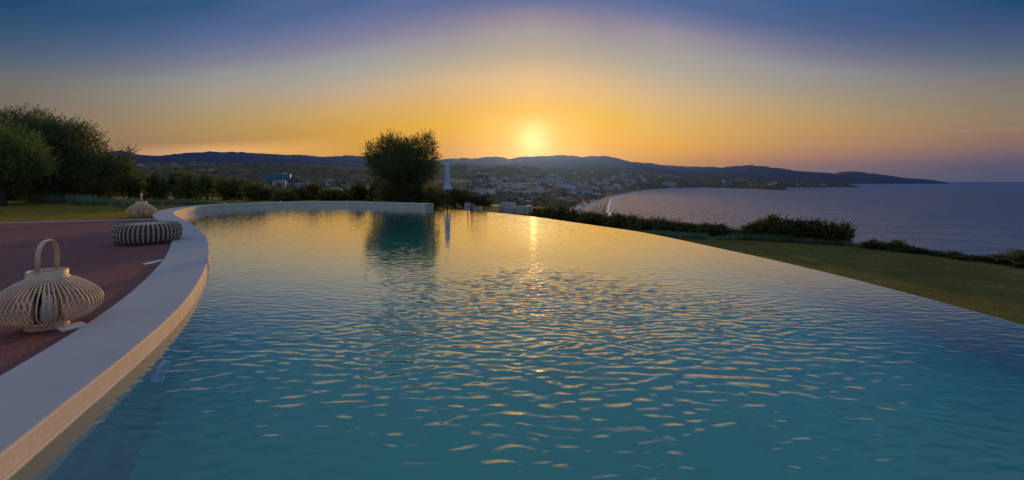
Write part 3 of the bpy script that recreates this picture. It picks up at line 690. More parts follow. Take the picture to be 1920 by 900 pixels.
px_tree('olive_tree', 'bushy two-headed olive tree standing behind the far coping beside the closed parasol', 'tree', 757, 24, -.35,
        [(708, 290, 20, 24), (735, 272, 23, 20), (748, 296, 32, 28), (722, 312, 30, 24), (775, 305, 32, 30), (795, 274, 18, 22), (806, 296, 16, 26), (770, 280, 20, 20), (790, 325, 30, 22), (738, 330, 36, 20), (755, 318, 44, 26), (766, 335, 34, 18), (700, 305, 14, 14)],
        M['olive'], 6600, wd=.027, seed=3)
px_tree('olive_tree', 'large dark spreading olive tree at the left above the lawn edge', 'tree', 128, 21, 0.05,
        [(48, 236, 30, 28), (25, 262, 30, 30), (95, 250, 34, 26), (135, 250, 28, 22), (80, 282, 42, 34), (125, 284, 40, 34), (160, 300, 30, 26), (55, 310, 36, 30), (108, 318, 42, 32), (150, 326, 38, 28), (190, 312, 22, 24), (200, 332, 28, 22), (225, 322, 20, 18), (240, 292, 12, 12), (238, 312, 14, 16), (-10, 250, 34, 30), (85, 345, 34, 22), (140, 350, 30, 18)],
        M['olive'], 11000, wd=.03, r0=.22, seed=5)
px_tree('olive_tree', 'paler green olive tree at the left frame edge in front of the dark one', 'tree', 4, 18, 0.05,
        [(-20, 262, 30, 24), (15, 268, 32, 26), (40, 290, 32, 26), (8, 300, 38, 28), (62, 312, 22, 18), (80, 320, 14, 10), (-40, 300, 40, 34), (30, 318, 32, 14), (-70, 290, 40, 34)],
        M['olive_pale'], 6500, ln=.08, seed=8)

# shrubs: four originals, then copies
def shrub_mesh(name, h, wdt, n, per, ln, wd, seed, spiky=.2):
    rd = random.Random(seed); bl = []
    for i in range(9):
        a = rd.uniform(0, 6.28); rr = rd.uniform(0, .42) * wdt
        bl.append((math.cos(a) * rr, math.sin(a) * rr, h * rd.uniform(.22, .72), wdt * rd.uniform(.16, .30), wdt * rd.uniform(.16, .30), h * rd.uniform(.18, .30)))
    return leaf_mesh(name, *twig_leaves(bl, n, per, spiky * h, ln, wd, up=.6, shell=.5))
def stem_mesh(h, seed):
    rd = random.Random(seed); bm = bmesh.new()
    for i in range(6):
        a = rd.uniform(0, 6.28); e = Vector((math.cos(a) * .35 * h, math.sin(a) * .35 * h, h * rd.uniform(.5, .8)))
        tube(bm, [(0, 0, -.25), e * .5 + Vector((0, 0, .05)), e], [.03 * h, .02 * h, .008 * h], 5)
    me = bpy.data.meshes.new('stem'); bm.to_mesh(me); bm.free(); me.materials.append(M['bark']); return me
SHR = []
for i in range(4):
    me = shrub_mesh('foliage', 1.0, 1.15, 520, 11, .075, .036, 20 + i); me.materials.append(M['shrub'] if i < 3 else M['shrub_red']); SHR.append((me, stem_mesh(1.0, 30 + i)))
SHS = []   # same plants with finer leaves for the ones nearer the camera
for i in range(4):
    me = shrub_mesh('foliage', 1.0, 1.1, 420, 10, .10, .055, 40 + i, .24); me.materials.append(M['shrub'] if i % 2 == 0 else M['shrub_red']); SHS.append((me, stem_mesh(1.0, 50 + i)))
def shrub(kind, loc, h, w, label, group, name='shrub', cat='shrub'):
    o = empty(name, loc, random.uniform(0, 6.28), label, cat, group); o.scale = (w, w, h)
    f, s = kind[random.randrange(len(kind))]
    mesh_obj('foliage', f, None, o); mesh_obj('stem', s, None, o); return o
ORD = ['first', 'second', 'third', 'fourth', 'fifth', 'sixth', 'seventh', 'eighth', 'ninth', 'tenth', 'eleventh', 'twelfth', 'thirteenth', 'fourteenth', 'fifteenth', 'sixteenth', 'seventeenth', 'eighteenth', 'nineteenth', 'twentieth', 'twenty-first', 'twenty-second', 'twenty-third', 'twenty-fourth', 'twenty-fifth', 'twenty-sixth']

# hedge behind the far coping: (photo column, photo row of its top, depth)
hed = [(172, 338, 23), (205, 330, 24), (238, 326, 23.5), (268, 327, 24.5), (300, 326, 23.5), (332, 326, 24), (362, 329, 23), (392, 333, 24), (424, 338, 23.5), (455, 336, 24), (486, 343, 23), (512, 352, 23.5), (540, 357, 22.5), (566, 355, 23.5), (592, 346, 24.5), (618, 357, 23), (645, 356, 23.5), (672, 346, 24), (700, 340, 25), (728, 344, 23)]
for i, (px, py, d) in enumerate(hed):
    z0 = -.05 if px < 520 else -.15
    h = CAMZ - (py - HZ) / F * d - z0
    shrub(SHR, Vector(((px - 960) / F * d, d, z0)), h / .95, 1.0 + random.uniform(0, .25), f'dark green shrub, {ORD[i]} from the left in the hedge behind the pool', 'hedge shrubs behind the far coping')
for i, (px, py, d) in enumerate([(758, 345, 22.5), (790, 342, 23.2), (814, 348, 22.6), (852, 352, 25), (872, 356, 25.5), (905, 372, 27)]):
    h = CAMZ - (py - HZ) / F * d + .4
    shrub(SHR, Vector(((px - 960) / F * d, d, -.45)), h / .95, 1.0, ['dark shrub under the left half of the two-headed olive', 'dark shrub under the right half of the two-headed olive', 'dark shrub just left of the closed parasol', 'dark shrub just right of the closed parasol', 'dark shrub close behind the hanging chair frame', 'low shrub behind the bowl of the hanging chair'][i], 'shrubs under the olive and parasol')
for i, (px, py, d) in enumerate([(20, 345, 23), (60, 350, 23.5), (100, 348, 23), (142, 342, 24), (-30, 350, 22)]):
    h = CAMZ - (py - HZ) / F * d
    shrub(SHR, Vector(((px - 960) / F * d, d, 0)), h / .95, 1.1, ['dark shrub under the paler olive at far left', 'dark shrub between the two left olive trunks', 'dark shrub left of the big olive trunk', 'dark shrub right of the big olive trunk', 'dark shrub beyond the left frame edge'][i], 'shrubs under the left olives')

# right-hand hedge on the brow
for i, (px, py, d, w) in enumerate([(1412, 419, 11.6, .50), (1436, 410, 11.5, .52), (1462, 409, 11.3, .55), (1490, 409, 11.1, .55), (1518, 411, 10.95, .55), (1546, 412, 10.8, .55), (1572, 416, 10.6, .52), (1594, 418, 10.5, .46)]):
    h = CAMZ - (py + 4 - HZ) / F * d - LZ + .03
    shrub(SHS, Vector(((px - 960) / F * d, d + .25, LZ - .03)), h / .97, w, f'clipped dark shrub on the right lawn brow, {ORD[i]} from the left of its clump', 'shrub clump on the brow of the right lawn')
low = [(1640, 452, 10.0, .26), (1662, 458, 9.85, .2), (1690, 458, 9.6, .26), (1712, 462, 9.45, .28), (1738, 470, 9.25, .22), (1766, 476, 9.05, .24), (1800, 484, 8.75, .22), (1836, 489, 8.5, .22), (1865, 491, 8.3, .2), (1892, 484, 8.15, .34), (1915, 478, 8.05, .38), (1945, 480, 7.9, .4)]
for i, (px, py, d, w) in enumerate(low):
    h = CAMZ - (py - HZ) / F * d - LZ + .05
    shrub(SHS, Vector(((px - 960) / F * d, d + .1, LZ - .05)), max(.15, h / .92) * random.uniform(.85, 1.15), w * random.uniform(1.1, 1.9), f'low scraggy shrub on the lawn brow, {ORD[i]} right of the clipped clump', 'low shrubs along the right brow')
mid = [(1008, 392, 17), (1030, 388, 17), (1052, 390, 16.5), (1075, 396, 16), (1098, 398, 15.5), (1120, 402, 15), (1142, 406, 14.6), (1165, 408, 14.2), (1190, 411, 13.9), (1215, 412, 13.6), (1240, 412, 13.3), (1262, 416, 13.1), (1285, 420, 12.9), (1308, 422, 12.7), (1335, 426, 12.4), (1362, 424, 12.1), (1388, 432, 11.9)]
for i, (px, py, d) in enumerate(mid):
    z0 = LZ - (.4 if px < 1120 else .1)
    h = CAMZ - (py - HZ) / F * d - z0
    shrub(SHS, Vector(((px - 960) / F * d, d + .3, z0)), h / .95, .62 + .1 * random.random(), f'wild green shrub just beyond the overflow edge, {ORD[i]} right of the sofa', 'wild shrubs beyond the overflow edge')
SCR = []
for i in range(3):
    me = shrub_mesh('foliage', 1.0, 1.3, 900, 11, .030, .016, 90 + i, .14); me.materials.append(M['shrub']); SCR.append((me, stem_mesh(1.0, 95 + i)))
for i in range(30):
    px = random.uniform(985, 1125); d = random.uniform(32, 75); top = 381 + (px - 985) * .14 + random.uniform(0, 14)
    zt = CAMZ - (top - HZ) / F * d; z0 = terrain_z(px, d); h = min(6.5, max(1.5, zt - z0))
    shrub(SCR, Vector(((px - 960) / F * d, d, zt - h)), h, h * .9, 'tall scrub bush on the slope below the sofa terrace', 'scrub bushes on the slope below the pool', 'bush', 'bush')

# blade tufts (grey-green lavender-like plants) and reeds
def tuft_mesh(name, n, h, spread, wd, lean):
    a = rng.random(n) * 6.283; r = np.sqrt(rng.random(n)) * spread * .55
    org = np.stack([np.cos(a) * r, np.sin(a) * r, np.zeros(n) - .02], 1)
    dirs = np.stack([np.cos(a) * lean * (.2 + rng.random(n)), np.sin(a) * lean * (.2 + rng.random(n)), np.ones(n)], 1) + rng.normal(size=(n, 3)) * .12
    k1 = leaf_mesh(name, org, dirs, h * (.5 + .5 * rng.random(n)), wd)
    return k1
TUF = [tuft_mesh('tuft', 260, 1.0, .85, .028, .5) for _ in range(4)]
for q in TUF: q.materials.append(M['sage'])
def tuft(loc, h, label, group, name='lavender_tuft', cat='plant', protos=None):
    o = bpy.data.objects.new(name, random.choice(protos or TUF)); COL.objects.link(o); o.location = loc; o.scale = (h * 1.1, h * 1.1, h)
    o.rotation_euler = (0, 0, random.uniform(0, 6.28)); return tag(o, label, cat, group)
for i, (px, top, bot) in enumerate([(60, 358, 380), (85, 359, 381), (110, 357, 382), (150, 358, 384), (172, 360, 385), (190, 364, 386), (228, 366, 388), (250, 366, 390)]):
    d = F * (CAMZ - PZ) / (bot - HZ); h = (bot - top) / F * d
    tuft(P(px, bot, d), h, f'grey-green spiky tuft along the left lawn, {ORD[i]} from the left', 'tufts along the back of the left lawn')
for i, px in enumerate([282, 296, 312, 344, 356, 368, 382, 396, 410, 424, 438, 455, 478, 500]):
    d = 18.9 if px < 430 else 20.1; top = 368 if px < 390 else 371 + (px - 390) * .02
    zt = CAMZ - (top + random.uniform(0, 4) - HZ) / F * d
    tuft(Vector(((px - 960) / F * d, d + random.uniform(-.2, .3), .05)), zt - .05, f'grey-green spiky tuft behind the coping bend, {ORD[i]} from the far lantern', 'tufts behind the coping bend')
for i, (px, bot, h) in enumerate([(1216, 441, .2), (1234, 443, .24), (1250, 444, .2), (1262, 446, .26), (1288, 447, .24), (1303, 447, .2), (1316, 448, .22), (1350, 449, .15), (1368, 450, .18), (1382, 449, .2), (1397, 449, .2), (1411, 450, .24), (1426, 451, .22), (1441, 452, .22), (1462, 453, .26), (1478, 454, .2), (1497, 455, .2), (1512, 456, .2), (1533, 457, .18), (1550, 458, .17), (1568, 459, .16), (1590, 461, .16), (1610, 463, .16), (1630, 465, .2)]):
    d = F * (CAMZ - LZ) / (bot - HZ)
    tuft(P(px, bot, d), h * .95, f'small silvery tuft on the right lawn rim, {ORD[i]} from the pool side', 'silvery tufts on the right lawn rim')
REE = []
for st in range(6):
    o2 = []; d2 = []; l2 = []; lean = np.array([rng.normal() * .1, rng.normal() * .1, 1.0])
    for t in np.linspace(0, 1, 20):
        o2.append(lean * t * .92); q = rng.normal(size=3); q[2] = 1.3; d2.append(q); l2.append(.15 * (1.15 - t * .5))
    me = leaf_mesh('stalk', np.array(o2), np.array(d2), np.array(l2), .026); me.materials.append(M['reed']); REE.append(me)
for i, (px, top) in enumerate([(1176, 404), (1198, 402), (1226, 400), (1231, 402), (1252, 405), (1262, 404), (1270, 405), (1278, 406)]):
    d = 13.2; zt = CAMZ - (top - HZ) / F * d; z0 = LZ - .1
    t = empty('reed_clump', ((px - 960) / F * d, d, z0), random.uniform(0, 6.28), f'tall leafy stalks above the brow shrubs, {ORD[i]} from the left', 'plant', 'leafy stalks above the brow')
    h = zt - z0; t.scale = (h * 1.1, h * 1.1, h)
    for q in range(4):
        o = bpy.data.objects.new('stalk', random.choice(REE)); COL.objects.link(o); o.parent = t; o.location = (random.uniform(-.1, .1), random.uniform(-.1, .1), 0); o.rotation_euler = (0, 0, random.uniform(0, 6.28)); o.scale = (1, 1, random.uniform(.75, 1.05))

# grass blades
def blades(name, pts, h, wd):
    n = len(pts); d = np.stack([rng.normal(size=n) * .45, rng.normal(size=n) * .45, np.ones(n)], 1); s = unit(np.cross(d, rng.normal(size=(n, 3))))
    hh = (h * (.5 + rng.random(n)))[:, None]
    v = np.stack([pts - s * wd * .5, pts + s * wd * .5, pts + unit(d) * hh], 1).reshape(-1, 3)
    o = mesh_obj(name, np_mesh(name, v, np.arange(3 * n).reshape(-1, 3)), M['grass']); return tag(o, 'short mown grass', 'grass', None, 'stuff')
n = 150000; i_ = rng.integers(0, 138, n); f_ = rng.random(n); t_ = rng.random(n) ** .9
a_ = A_[i_] * (1 - f_)[:, None] + A_[i_ + 1] * f_[:, None]; b_ = B_[i_] * (1 - f_)[:, None] + B_[i_ + 1] * f_[:, None]
xy = a_ * (1 - t_)[:, None] + b_ * t_[:, None]; zg = LZ - .02 + .02 * t_
o = blades('grass', np.c_[xy, zg], .028, .007); o['label'] = 'short mown grass of the lower right lawn'
n = 90000; xy = np.c_[rng.uniform(-28, -9, n), rng.uniform(8.5, 22, n)]
yl = np.interp(xy[:, 0], [-24, -14, -12, -10.2, -9], [8.3, 10.4, 10.95, 11.75, 13]); xr = np.interp(xy[:, 1], [11.5, 12, 13, 14, 15, 16, 22], [-9.7, -9.95, -10.5, -11.1, -11.6, -11.9, -12.0])
keep = (xy[:, 1] > yl + .05) & (xy[:, 0] < xr); xy = xy[keep]
o = blades('grass', np.c_[xy, np.full(len(xy), PZ - .006)], .04, .012); o.data.materials.clear(); o.data.materials.append(M['grass_yellow']); o['label'] = 'short mown grass of the left lawn'

# ------------------------------------------------------------------ lanterns
def make_lantern(loc, rz, label):
    t = empty('bamboo_lantern', loc, rz, label, 'lantern', 'bamboo lanterns on the patio')
    bm = bmesh.new(); lathe(bm, [(.098, 0), (.112, 0), (.114, .004), (.114, .040), (.110, .044), (.098, .044), (.098, 0)], 40); bm_obj('base_ring', bm, M['bamboo'], t, True)
    bm = bmesh.new(); lathe(bm, [(.0, .006), (.1, .006), (.1, .016), (0, .016)], 32); bm_obj('floor_disc', bm, M['bamboo_dark'], t)
    bm = bmesh.new(); lathe(bm, [(.096, .335), (.118, .335), (.118, .345), (.108, .35), (.108, .392), (.106, .395), (.098, .395), (.096, .392), (.096, .335)], 40); bm_obj('collar', bm, M['bamboo'], t, True)
    prof = []
    for q in np.linspace(0, 1, 25):           # rib outline from base ring to collar
        a = math.pi * (q - .5); rr = .108 + .192 * (math.cos(a) ** 0.80 if q not in (0, 1) else 0); zz = .030 + .315 * (.5 + .5 * math.sin(a) * (1 - .0 * q)); prof.append((rr, zz))
    pr = []
    for q in np.linspace(0, 1, 22):
        z = .038 + .305 * q; s = math.sin(math.pi * q ** .82) if q < 1 else 0
        pr.append((.110 + .192 * max(0, s) ** .78 * (1 - .12 * q), z))
    rib = bmesh.new(); tube(rib, [(r, 0, z) for r, z in pr], .005, 6, flat=(.0024, .0052), up=lambda p: Vector((1, 0, 0.001)))
    rme = bpy.data.meshes.new('rib'); bmesh.ops.recalc_face_normals(rib, faces=rib.faces)
    for f in rib.faces: f.smooth = True
    rib.to_mesh(rme); rib.free(); rme.materials.append(M['bamboo'])
    for i in range(60):
        o = bpy.data.objects.new('rib', rme); COL.objects.link(o); o.parent = t; o.rotation_euler = (0, 0, 2 * math.pi * i / 60)
    for i in range(4):
        a = math.pi / 4 + i * math.pi / 2 + .3; bm = bmesh.new(); box(bm, (.088 * math.cos(a), .088 * math.sin(a), .19), (.016, .010, .34), a); bm_obj('post', bm, M['bamboo_dark'], t)
    bm = bmesh.new()
    pts = [(-.100, 0, .345), (-.100, 0, .50)] + [(-.100 * math.cos(a), 0, .50 + .105 * math.sin(a)) for a in np.linspace(.2, math.pi - .2, 14)] + [(.100, 0, .50), (.100, 0, .345)]
    tube(bm, pts, .01, 8, flat=(.0045, .0155), up=lambda p: Vector((p.x, 0, max(0, p.z - .5) + .0001)) if p.z > .505 else Vector((1 if p.x > 0 else -1, 0, 0)))
    hd = bm_obj('handle', bm, M['bamboo'], t, True)
    bm = bmesh.new()
    for s in (-1, 1): lathe(bm, [(.006, -.004), (.006, .004)], 10, (s * .100, 0, .37), cap=True)
    bm_obj('rivet', bm, M['wire'], hd)
    return t
def make_candle(loc, label):
    t = empty('candle', loc, 0, label, 'candle', 'candles inside the lanterns')
    bm = bmesh.new(); lathe(bm, [(0, 0), (.044, 0), (.046, .004), (.046, .136), (.043, .141), (.012, .137), (0, .136)], 28); bm_obj('wax', bm, M['wax'], t, True)
    bm = bmesh.new(); tube(bm, [(0, 0, .13), (.001, 0, .146), (.003, 0, .152)], .0012, 6); bm_obj('wick', bm, M['black_metal'], t)
    return t
def make_jar(loc, label):
    t = empty('glass_cylinder', loc, 0, label, 'candle glass', 'candle glasses inside the lanterns')
    bm = bmesh.new(); lathe(bm, [(.0, .0), (.062, 0), (.066, .004), (.066, .215), (.0635, .215), (.0635, .006), (0, .006)], 36); bm_obj('glass', bm, M['glass'], t, True)
    bm = bmesh.new()
    for z in (.10, .215): tube(bm, [(.068 * math.cos(a), .068 * math.sin(a), z) for a in np.linspace(0, 6.283, 28)[:-1]], .0018, 5, closed=True)
    bm_obj('wire_hoop', bm, M['wire'], t)
    return t
m = bpy.data.materials.new('clear_glass'); m.use_nodes = True; b = m.node_tree.nodes['Principled BSDF']
b.inputs['Base Color'].default_value = (.97, .98, .98, 1); b.inputs['Roughness'].default_value = .03; b.inputs['Transmission Weight'].default_value = 1; b.inputs['IOR'].default_value = 1.2
M['glass'] = m
def on_patio(px, py):
    d = F * (CAMZ - PZ) / (py - HZ); return Vector(((px - 960) / F * d, d, PZ))
la = on_patio(89, 613); lb = on_patio(265, 407.5)
for loc, dr, txt in ((la, Vector((-.30, .95)), ('large bamboo slat lantern with upright loop handle nearest the camera', 'white pillar candle inside the near lantern', 'clear glass cylinder round the candle in the near lantern')), (lb, Vector((-.60, .80)), ('bamboo slat lantern standing by the coping beside the woven pouf', 'white pillar candle inside the far lantern', 'clear glass cylinder round the candle in the far lantern'))):
    ln_o = make_lantern(loc, math.atan2(dr.y, dr.x), txt[0])
    if loc.y > 8: ln_o.scale = (1.12, 1.12, 1.10)
    make_candle(loc + Vector((0, 0, .0235)), txt[1]); make_jar(loc + Vector((0, 0, .017)), txt[2])

# white floor slabs set in the patio
for nm, p0, p1, wd_, lab in (('floor_slab', on_patio(108, 619), on_patio(160, 608), .15, 'white stone slab under the near lantern foot'), ('floor_slab', on_patio(272, 496), on_patio(303, 488.5), .07, 'narrow white slab flush in the red patio by the coping')):
    c_ = (p0 + p1) / 2; v = p1 - p0; bm = bmesh.new(); bevel_box(bm, (c_.x, c_.y, PZ + .003), (v.length, wd_, .014), .003, 2, math.atan2(v.y, v.x)); o = bm_obj(nm, bm, M['white_plate']); tag(o, lab, 'slab')

# ------------------------------------------------------------------ woven ring pouf
pc = P(278, 400, 7.5); pc.z = PZ
pf = empty('woven_pouf', pc, 0, 'round woven rope pouf striped charcoal and cream beside the coping', 'pouf')
NB = 84; R0 = .352; RA = .088; RZ = .158
for j in range(2):
    me = None
    bm = bmesh.new(); n1 = 40; w_ = 2 * math.pi / NB
    nw = 6; rings = []
    for iw in range(nw + 1):
        fr = iw / nw - .5; th = fr * w_ * 1.02; bulge = (1 - (2 * fr) ** 2) * .012
        ring = []
        for q in range(n1):
            a = 2 * math.pi * q / n1; ch = .008 * math.sin(a * 13 + abs(fr) * 9 + j * 3)
            rr = R0 + (RA + bulge + ch) * math.copysign(abs(math.cos(a)) ** .85, math.cos(a)); z = RZ + (RZ - .012 + bulge + ch) * math.copysign(abs(math.sin(a)) ** .85, math.sin(a))
            ring.append(bm.verts.new((rr * math.cos(th), rr * math.sin(th), max(.0, z))))
        rings.append(ring)
    for A, B in zip(rings, rings[1:]):
        for q in range(n1): bm.faces.new((A[q], A[(q + 1) % n1], B[(q + 1) % n1], B[q]))
    bmesh.ops.recalc_face_normals(bm, faces=bm.faces)
    for f in bm.faces: f.smooth = True
    me = bpy.data.meshes.new('woven_band'); bm.to_mesh(me); bm.free(); me.materials.append(M['rope_dark'] if j else M['rope_pale'])
    for i in range(j, NB, 2):
        o = bpy.data.objects.new('woven_band', me); COL.objects.link(o); o.parent = pf; o.rotation_euler = (0, 0, w_ * i)
bm = bmesh.new(); lathe(bm, [(0, .268), (.1, .272), (.2, .282), (.27, .296), (.325, .306)], 48); bm_obj('woven_seat', bm, M['rope_pale'], pf, True)

# ------------------------------------------------------------------ small things on the pool
for px, py, d, lab in ((427, 381.6, 17.6, 'small pale knob on the far coping nearest its bend'), (526.7, 378.4, 19.1, 'small pale knob on the far coping below the blue hotel'), (643, 378.1, 19.3, 'small pale knob on the far coping left of the olive')):
    p = P(px, py, d); j = int(np.argmin(np.abs((inner[80:, 0] / inner[80:, 1]) - (px - 960) / F))) + 80
    c_ = (inner[j, :2] + outer[j, :2]) / 2
    bm = bmesh.new(); lathe(bm, [(.03, 0), (.03, .012), (.02, .018), (.022, .036), (.012, .048), (0, .05)], 14); o = bm_obj('coping_knob', bm, M['white_plate'], None, True); o.location = (c_[0], c_[1], inner[j, 2]); tag(o, lab, 'knob', 'knobs on the far coping')
bm = bmesh.new(); lathe(bm, [(.07, 0), (.07, .015), (.055, .03), (0, .034)], 16); M['navy'] = mat('navy_plastic', (.02, .03, .10), .5, var=.1); o = bm_obj('drain_cap', bm, M['navy'], None, True); q = P(334.5, 391, 15.6); o.location = (q.x, q.y, .20); tag(o, 'small dark blue cap on the coping bend', 'cap')
# underwater light on the left wall
j = int(np.argmin(np.hypot(inner[:, 0] + 2.37, inner[:, 1] - 3.1))); nd = -nin[j]
pl = empty('pool_light', (inner[j, 0], inner[j, 1], -.60), math.atan2(nd[1], nd[0]), 'round underwater pool light on the near left pool wall', 'pool light')
M['lens'] = mat('pale_blue_lens', (.30, .62, .80), .2, var=.05); 
for nm, prof, mt in (('bezel', [(.15, .0), (.15, .022), (.135, .03), (.12, .026), (.12, 0)], M['white_plate']), ('lens', [(.12, .02), (.09, .032), (.04, .038), (0, .039)], M['lens'])):
    bm = bmesh.new(); lathe(bm, prof, 32); bmesh.ops.rotate(bm, verts=bm.verts[:], cent=(0, 0, 0), matrix=Matrix.Rotation(R(90), 3, 'Y')); bm_obj(nm, bm, mt, pl, True)

# ------------------------------------------------------------------ terrace: closed parasol, hanging chair, sofa
TZ = -.45
d = 21.5; ub = P(839, 380, d); ub.z = TZ
um = empty('closed_parasol', ub, 0, 'closed white parasol standing on the terrace right of the olive', 'parasol')
sc = d / F; zt = CAMZ - (303 - HZ) * sc - TZ; zc = CAMZ - (358 - HZ) * sc - TZ
bm = bmesh.new(); NP = 80; prof = [(0.0, 0.0), (.06, .03), (.115, .30), (.128, .62), (.135, .82), (.17, .90), (.23, 1.0), (.165, 1.03), (.05, .98)]
rings = []
for kk, (r_, t_) in enumerate([(.03, 0), (.07, .012), (.105, .08), (.118, .30), (.125, .50), (.128, .64), (.135, .72), (.165, .80), (.205, .88), (.225, .93), (.215, .96), (.185, .985), (.15, 1.0), (.05, .985)]):
    ring = []
    for q in range(NP):
        a = 2 * math.pi * q / NP; pl_ = abs(math.sin(a * 5 + t_ * 1.6)); rr = r_ * (1 - .22 * pl_ * min(1, t_ * 4)) * (1 + .07 * math.sin(2 * a + 5 * t_) + .04 * math.sin(5 * a - 9 * t_))
        zz = zt - (zt - zc) * t_ + (.05 * pl_ * t_ ** 3 if t_ > .9 else 0)
        ring.append(bm.verts.new((rr * math.cos(a), rr * math.sin(a), zz)))
    rings.append(ring)
for A, B in zip(rings, rings[1:]):
    for q in range(NP): bm.faces.new((A[q], A[(q + 1) % NP], B[(q + 1) % NP], B[q]))
bm.faces.new(rings[0]); bm_obj('canopy', bm, M['canvas'], um, True)
bm = bmesh.new(); lathe(bm, [(.024, .04), (.024, zt - .02)], 14, cap=True); bm_obj('pole', bm, M['black_metal'], um, True)
bm = bmesh.new(); lathe(bm, [(.012, zt - .02), (.03, zt), (.032, zt + .03), (.012, zt + .055), (0, zt + .06)], 14); bm_obj('finial', bm, M['black_metal'], um, True)
bm = bmesh.new(); bevel_box(bm, (0, 0, .03), (.55, .55, .06), .012); lathe(bm, [(.04, .06), (.04, .32)], 14, cap=True); bm_obj('base', bm, M['black_metal'], um)
bm = bmesh.new(); lathe(bm, [(.098, zt - .74), (.104, zt - .75), (.104, zt - .79), (.098, zt - .80)], 24); bm_obj('strap', bm, M['canvas'], um, True)

d = 20.5; sc = d / F; hb = P(897, 380, d); hb.z = TZ
hc = empty('hanging_chair', hb, 0, 'wire globe hanging chair with brown wicker bowl on a dark arched frame', 'hanging chair')
def hx(px): return (px - 897) * sc
def hzz(py): return CAMZ - (py - HZ) * sc - TZ
for px0, yo in ((875.8, .22), (885.6, -.22)):
    bm = bmesh.new(); x0 = hx(px0); xa = hx(px0 + 22); za = hzz(329.5); z1 = hzz(350)
    pts = [(x0, yo, .03), (x0, yo, z1 * .6), (x0 + .004, yo, z1)] + [(xa - (xa - x0) * math.cos(a), yo * (1 - .5 * math.sin(a)), z1 + (za - z1) * math.sin(a)) for a in np.linspace(.15, 1.9, 16)]
    tube(bm, pts, .019, 10); bm_obj('frame_arm', bm, M['black_metal'], hc, True)
bm = bmesh.new()
for yo in (.22, -.22): tube(bm, [(hx(875.8 if yo > 0 else 885.6), yo, .03), (0, yo * 1.6, .03), (hx(922), yo, .03)], .024, 8)
tube(bm, [(hx(878), .28, .03), (hx(883), -.3, .03)], .024, 8); tube(bm, [(hx(918), .30, .03), (hx(918), -.30, .03)], .024, 8)
bm_obj('base_frame', bm, M['black_metal'], hc, True)
zc_ = hzz(363); RR = 17.0 * sc
for i in range(6):
    a = math.pi * i / 6 + .2; bm = bmesh.new()
    tube(bm, [(RR * math.cos(t) * math.cos(a), RR * math.cos(t) * math.sin(a), zc_ + RR * 1.32 * math.sin(t)) for t in np.linspace(-.15, math.pi + .15, 26)], .0042, 5); bm_obj('cage_wire', bm, M['black_metal'], hc, True)
for zf in (.45, .95):
    rr = RR * math.sqrt(max(0, 1 - (zf / 1.32) ** 2)); bm = bmesh.new(); tube(bm, [(rr * math.cos(t), rr * math.sin(t), zc_ + zf * RR) for t in np.linspace(0, 6.283, 30)[:-1]], .0042, 5, closed=True); bm_obj('cage_hoop', bm, M['black_metal'], hc, True)
bm = bmesh.new(); zr = hzz(368) - zc_
pr = [(RR * math.cos(a), zc_ + RR * 1.32 * math.sin(a)) for a in np.linspace(-1.5, -.18, 12)]
lathe(bm, [(0.02, pr[0][1])] + pr + [(pr[-1][0] - .02, pr[-1][1] + .01), (pr[-1][0] - .035, pr[-1][1] - .02)], 40)
for q in range(0, 40, 1):
    a = 2 * math.pi * q / 40; tube(bm, [((r_ + .006) * math.cos(a), (r_ + .006) * math.sin(a), z_) for r_, z_ in pr[1::2]], .006, 4)
bm_obj('basket', bm, M['wicker'], hc, True)
bm = bmesh.new(); bmesh.ops.create_uvsphere(bm, u_segments=24, v_segments=12, radius=1, matrix=Matrix.Translation((0, 0, zc_ - RR * .62)) @ Matrix.Diagonal((RR * .72, RR * .72, .10, 1))); bm_obj('cushion', bm, M['cushion'], hc, True)
bm = bmesh.new(); tube(bm, [(0, 0, zc_ + RR * 1.3), (hx(902), 0, hzz(329.8))], .008, 6); bm_obj('hanger', bm, M['black_metal'], hc)

# sofa, armchair and side table
d = 20.0; sc = d / F
sf = empty('outdoor_sofa', Vector(((960 - 960) * sc, d, TZ)), 0, 'pale upholstered outdoor corner sofa seen from behind beyond the overflow edge', 'sofa')
def sx(px): return (px - 960) * sc
def block(name, par, x0, x1, y0, y1, z0, z1, m, bev=.03, rz=0):
    bm = bmesh.new(); bevel_box(bm, ((x0 + x1) / 2, (y0 + y1) / 2, (z0 + z1) / 2), (x1 - x0, y1 - y0, z1 - z0), bev, 3, rz); return bm_obj(name, bm, m, par)
zt1 = CAMZ - (383 - HZ) * sc - TZ; zt2 = CAMZ - (387 - HZ) * sc - TZ
block('backrest', sf, sx(938), sx(967.5), .62, .80, .06, zt1 + .04, M['cushion'])
block('backrest', sf, sx(968), sx(984.5), .10, .28, .06, zt2 + .0, M['cushion'])
block('arm', sf, sx(987), sx(997), .05, .75, .06, zt2 + .01, M['cushion'], .03, R(-8))
block('arm', sf, sx(936), sx(940.5), .10, .60, .06, zt1 - .05, M['cushion'])
block('seat', sf, sx(942), sx(986), .30, .61, .06, .33, M['cushion'], .03)
for xx in (940, 983):
    block('foot', sf, sx(xx), sx(xx) + .05, .30, .35, 0, .06, M['black_metal'], .005)
ac = empty('outdoor_armchair', Vector((sx(872), d + .3, TZ)), 0, 'pale outdoor armchair behind the hanging chair frame', 'armchair')
zt3 = CAMZ - (380.5 - HZ) * (d + .3) / F - TZ
block('backrest', ac, -.06, .20, .0, .16, .06, zt3, M['cushion'])
block('seat', ac, .22, .66, .0, .60, .06, .32, M['cushion'])
block('arm', ac, -.06, .62, .62, .76, .06, .46, M['cushion'])
st = empty('side_table', Vector((sx(929), d - .2, TZ)), 0, 'small white-topped side table left of the corner sofa', 'table')
zt4 = CAMZ - (384.3 - HZ) * (d - .2) / F - TZ
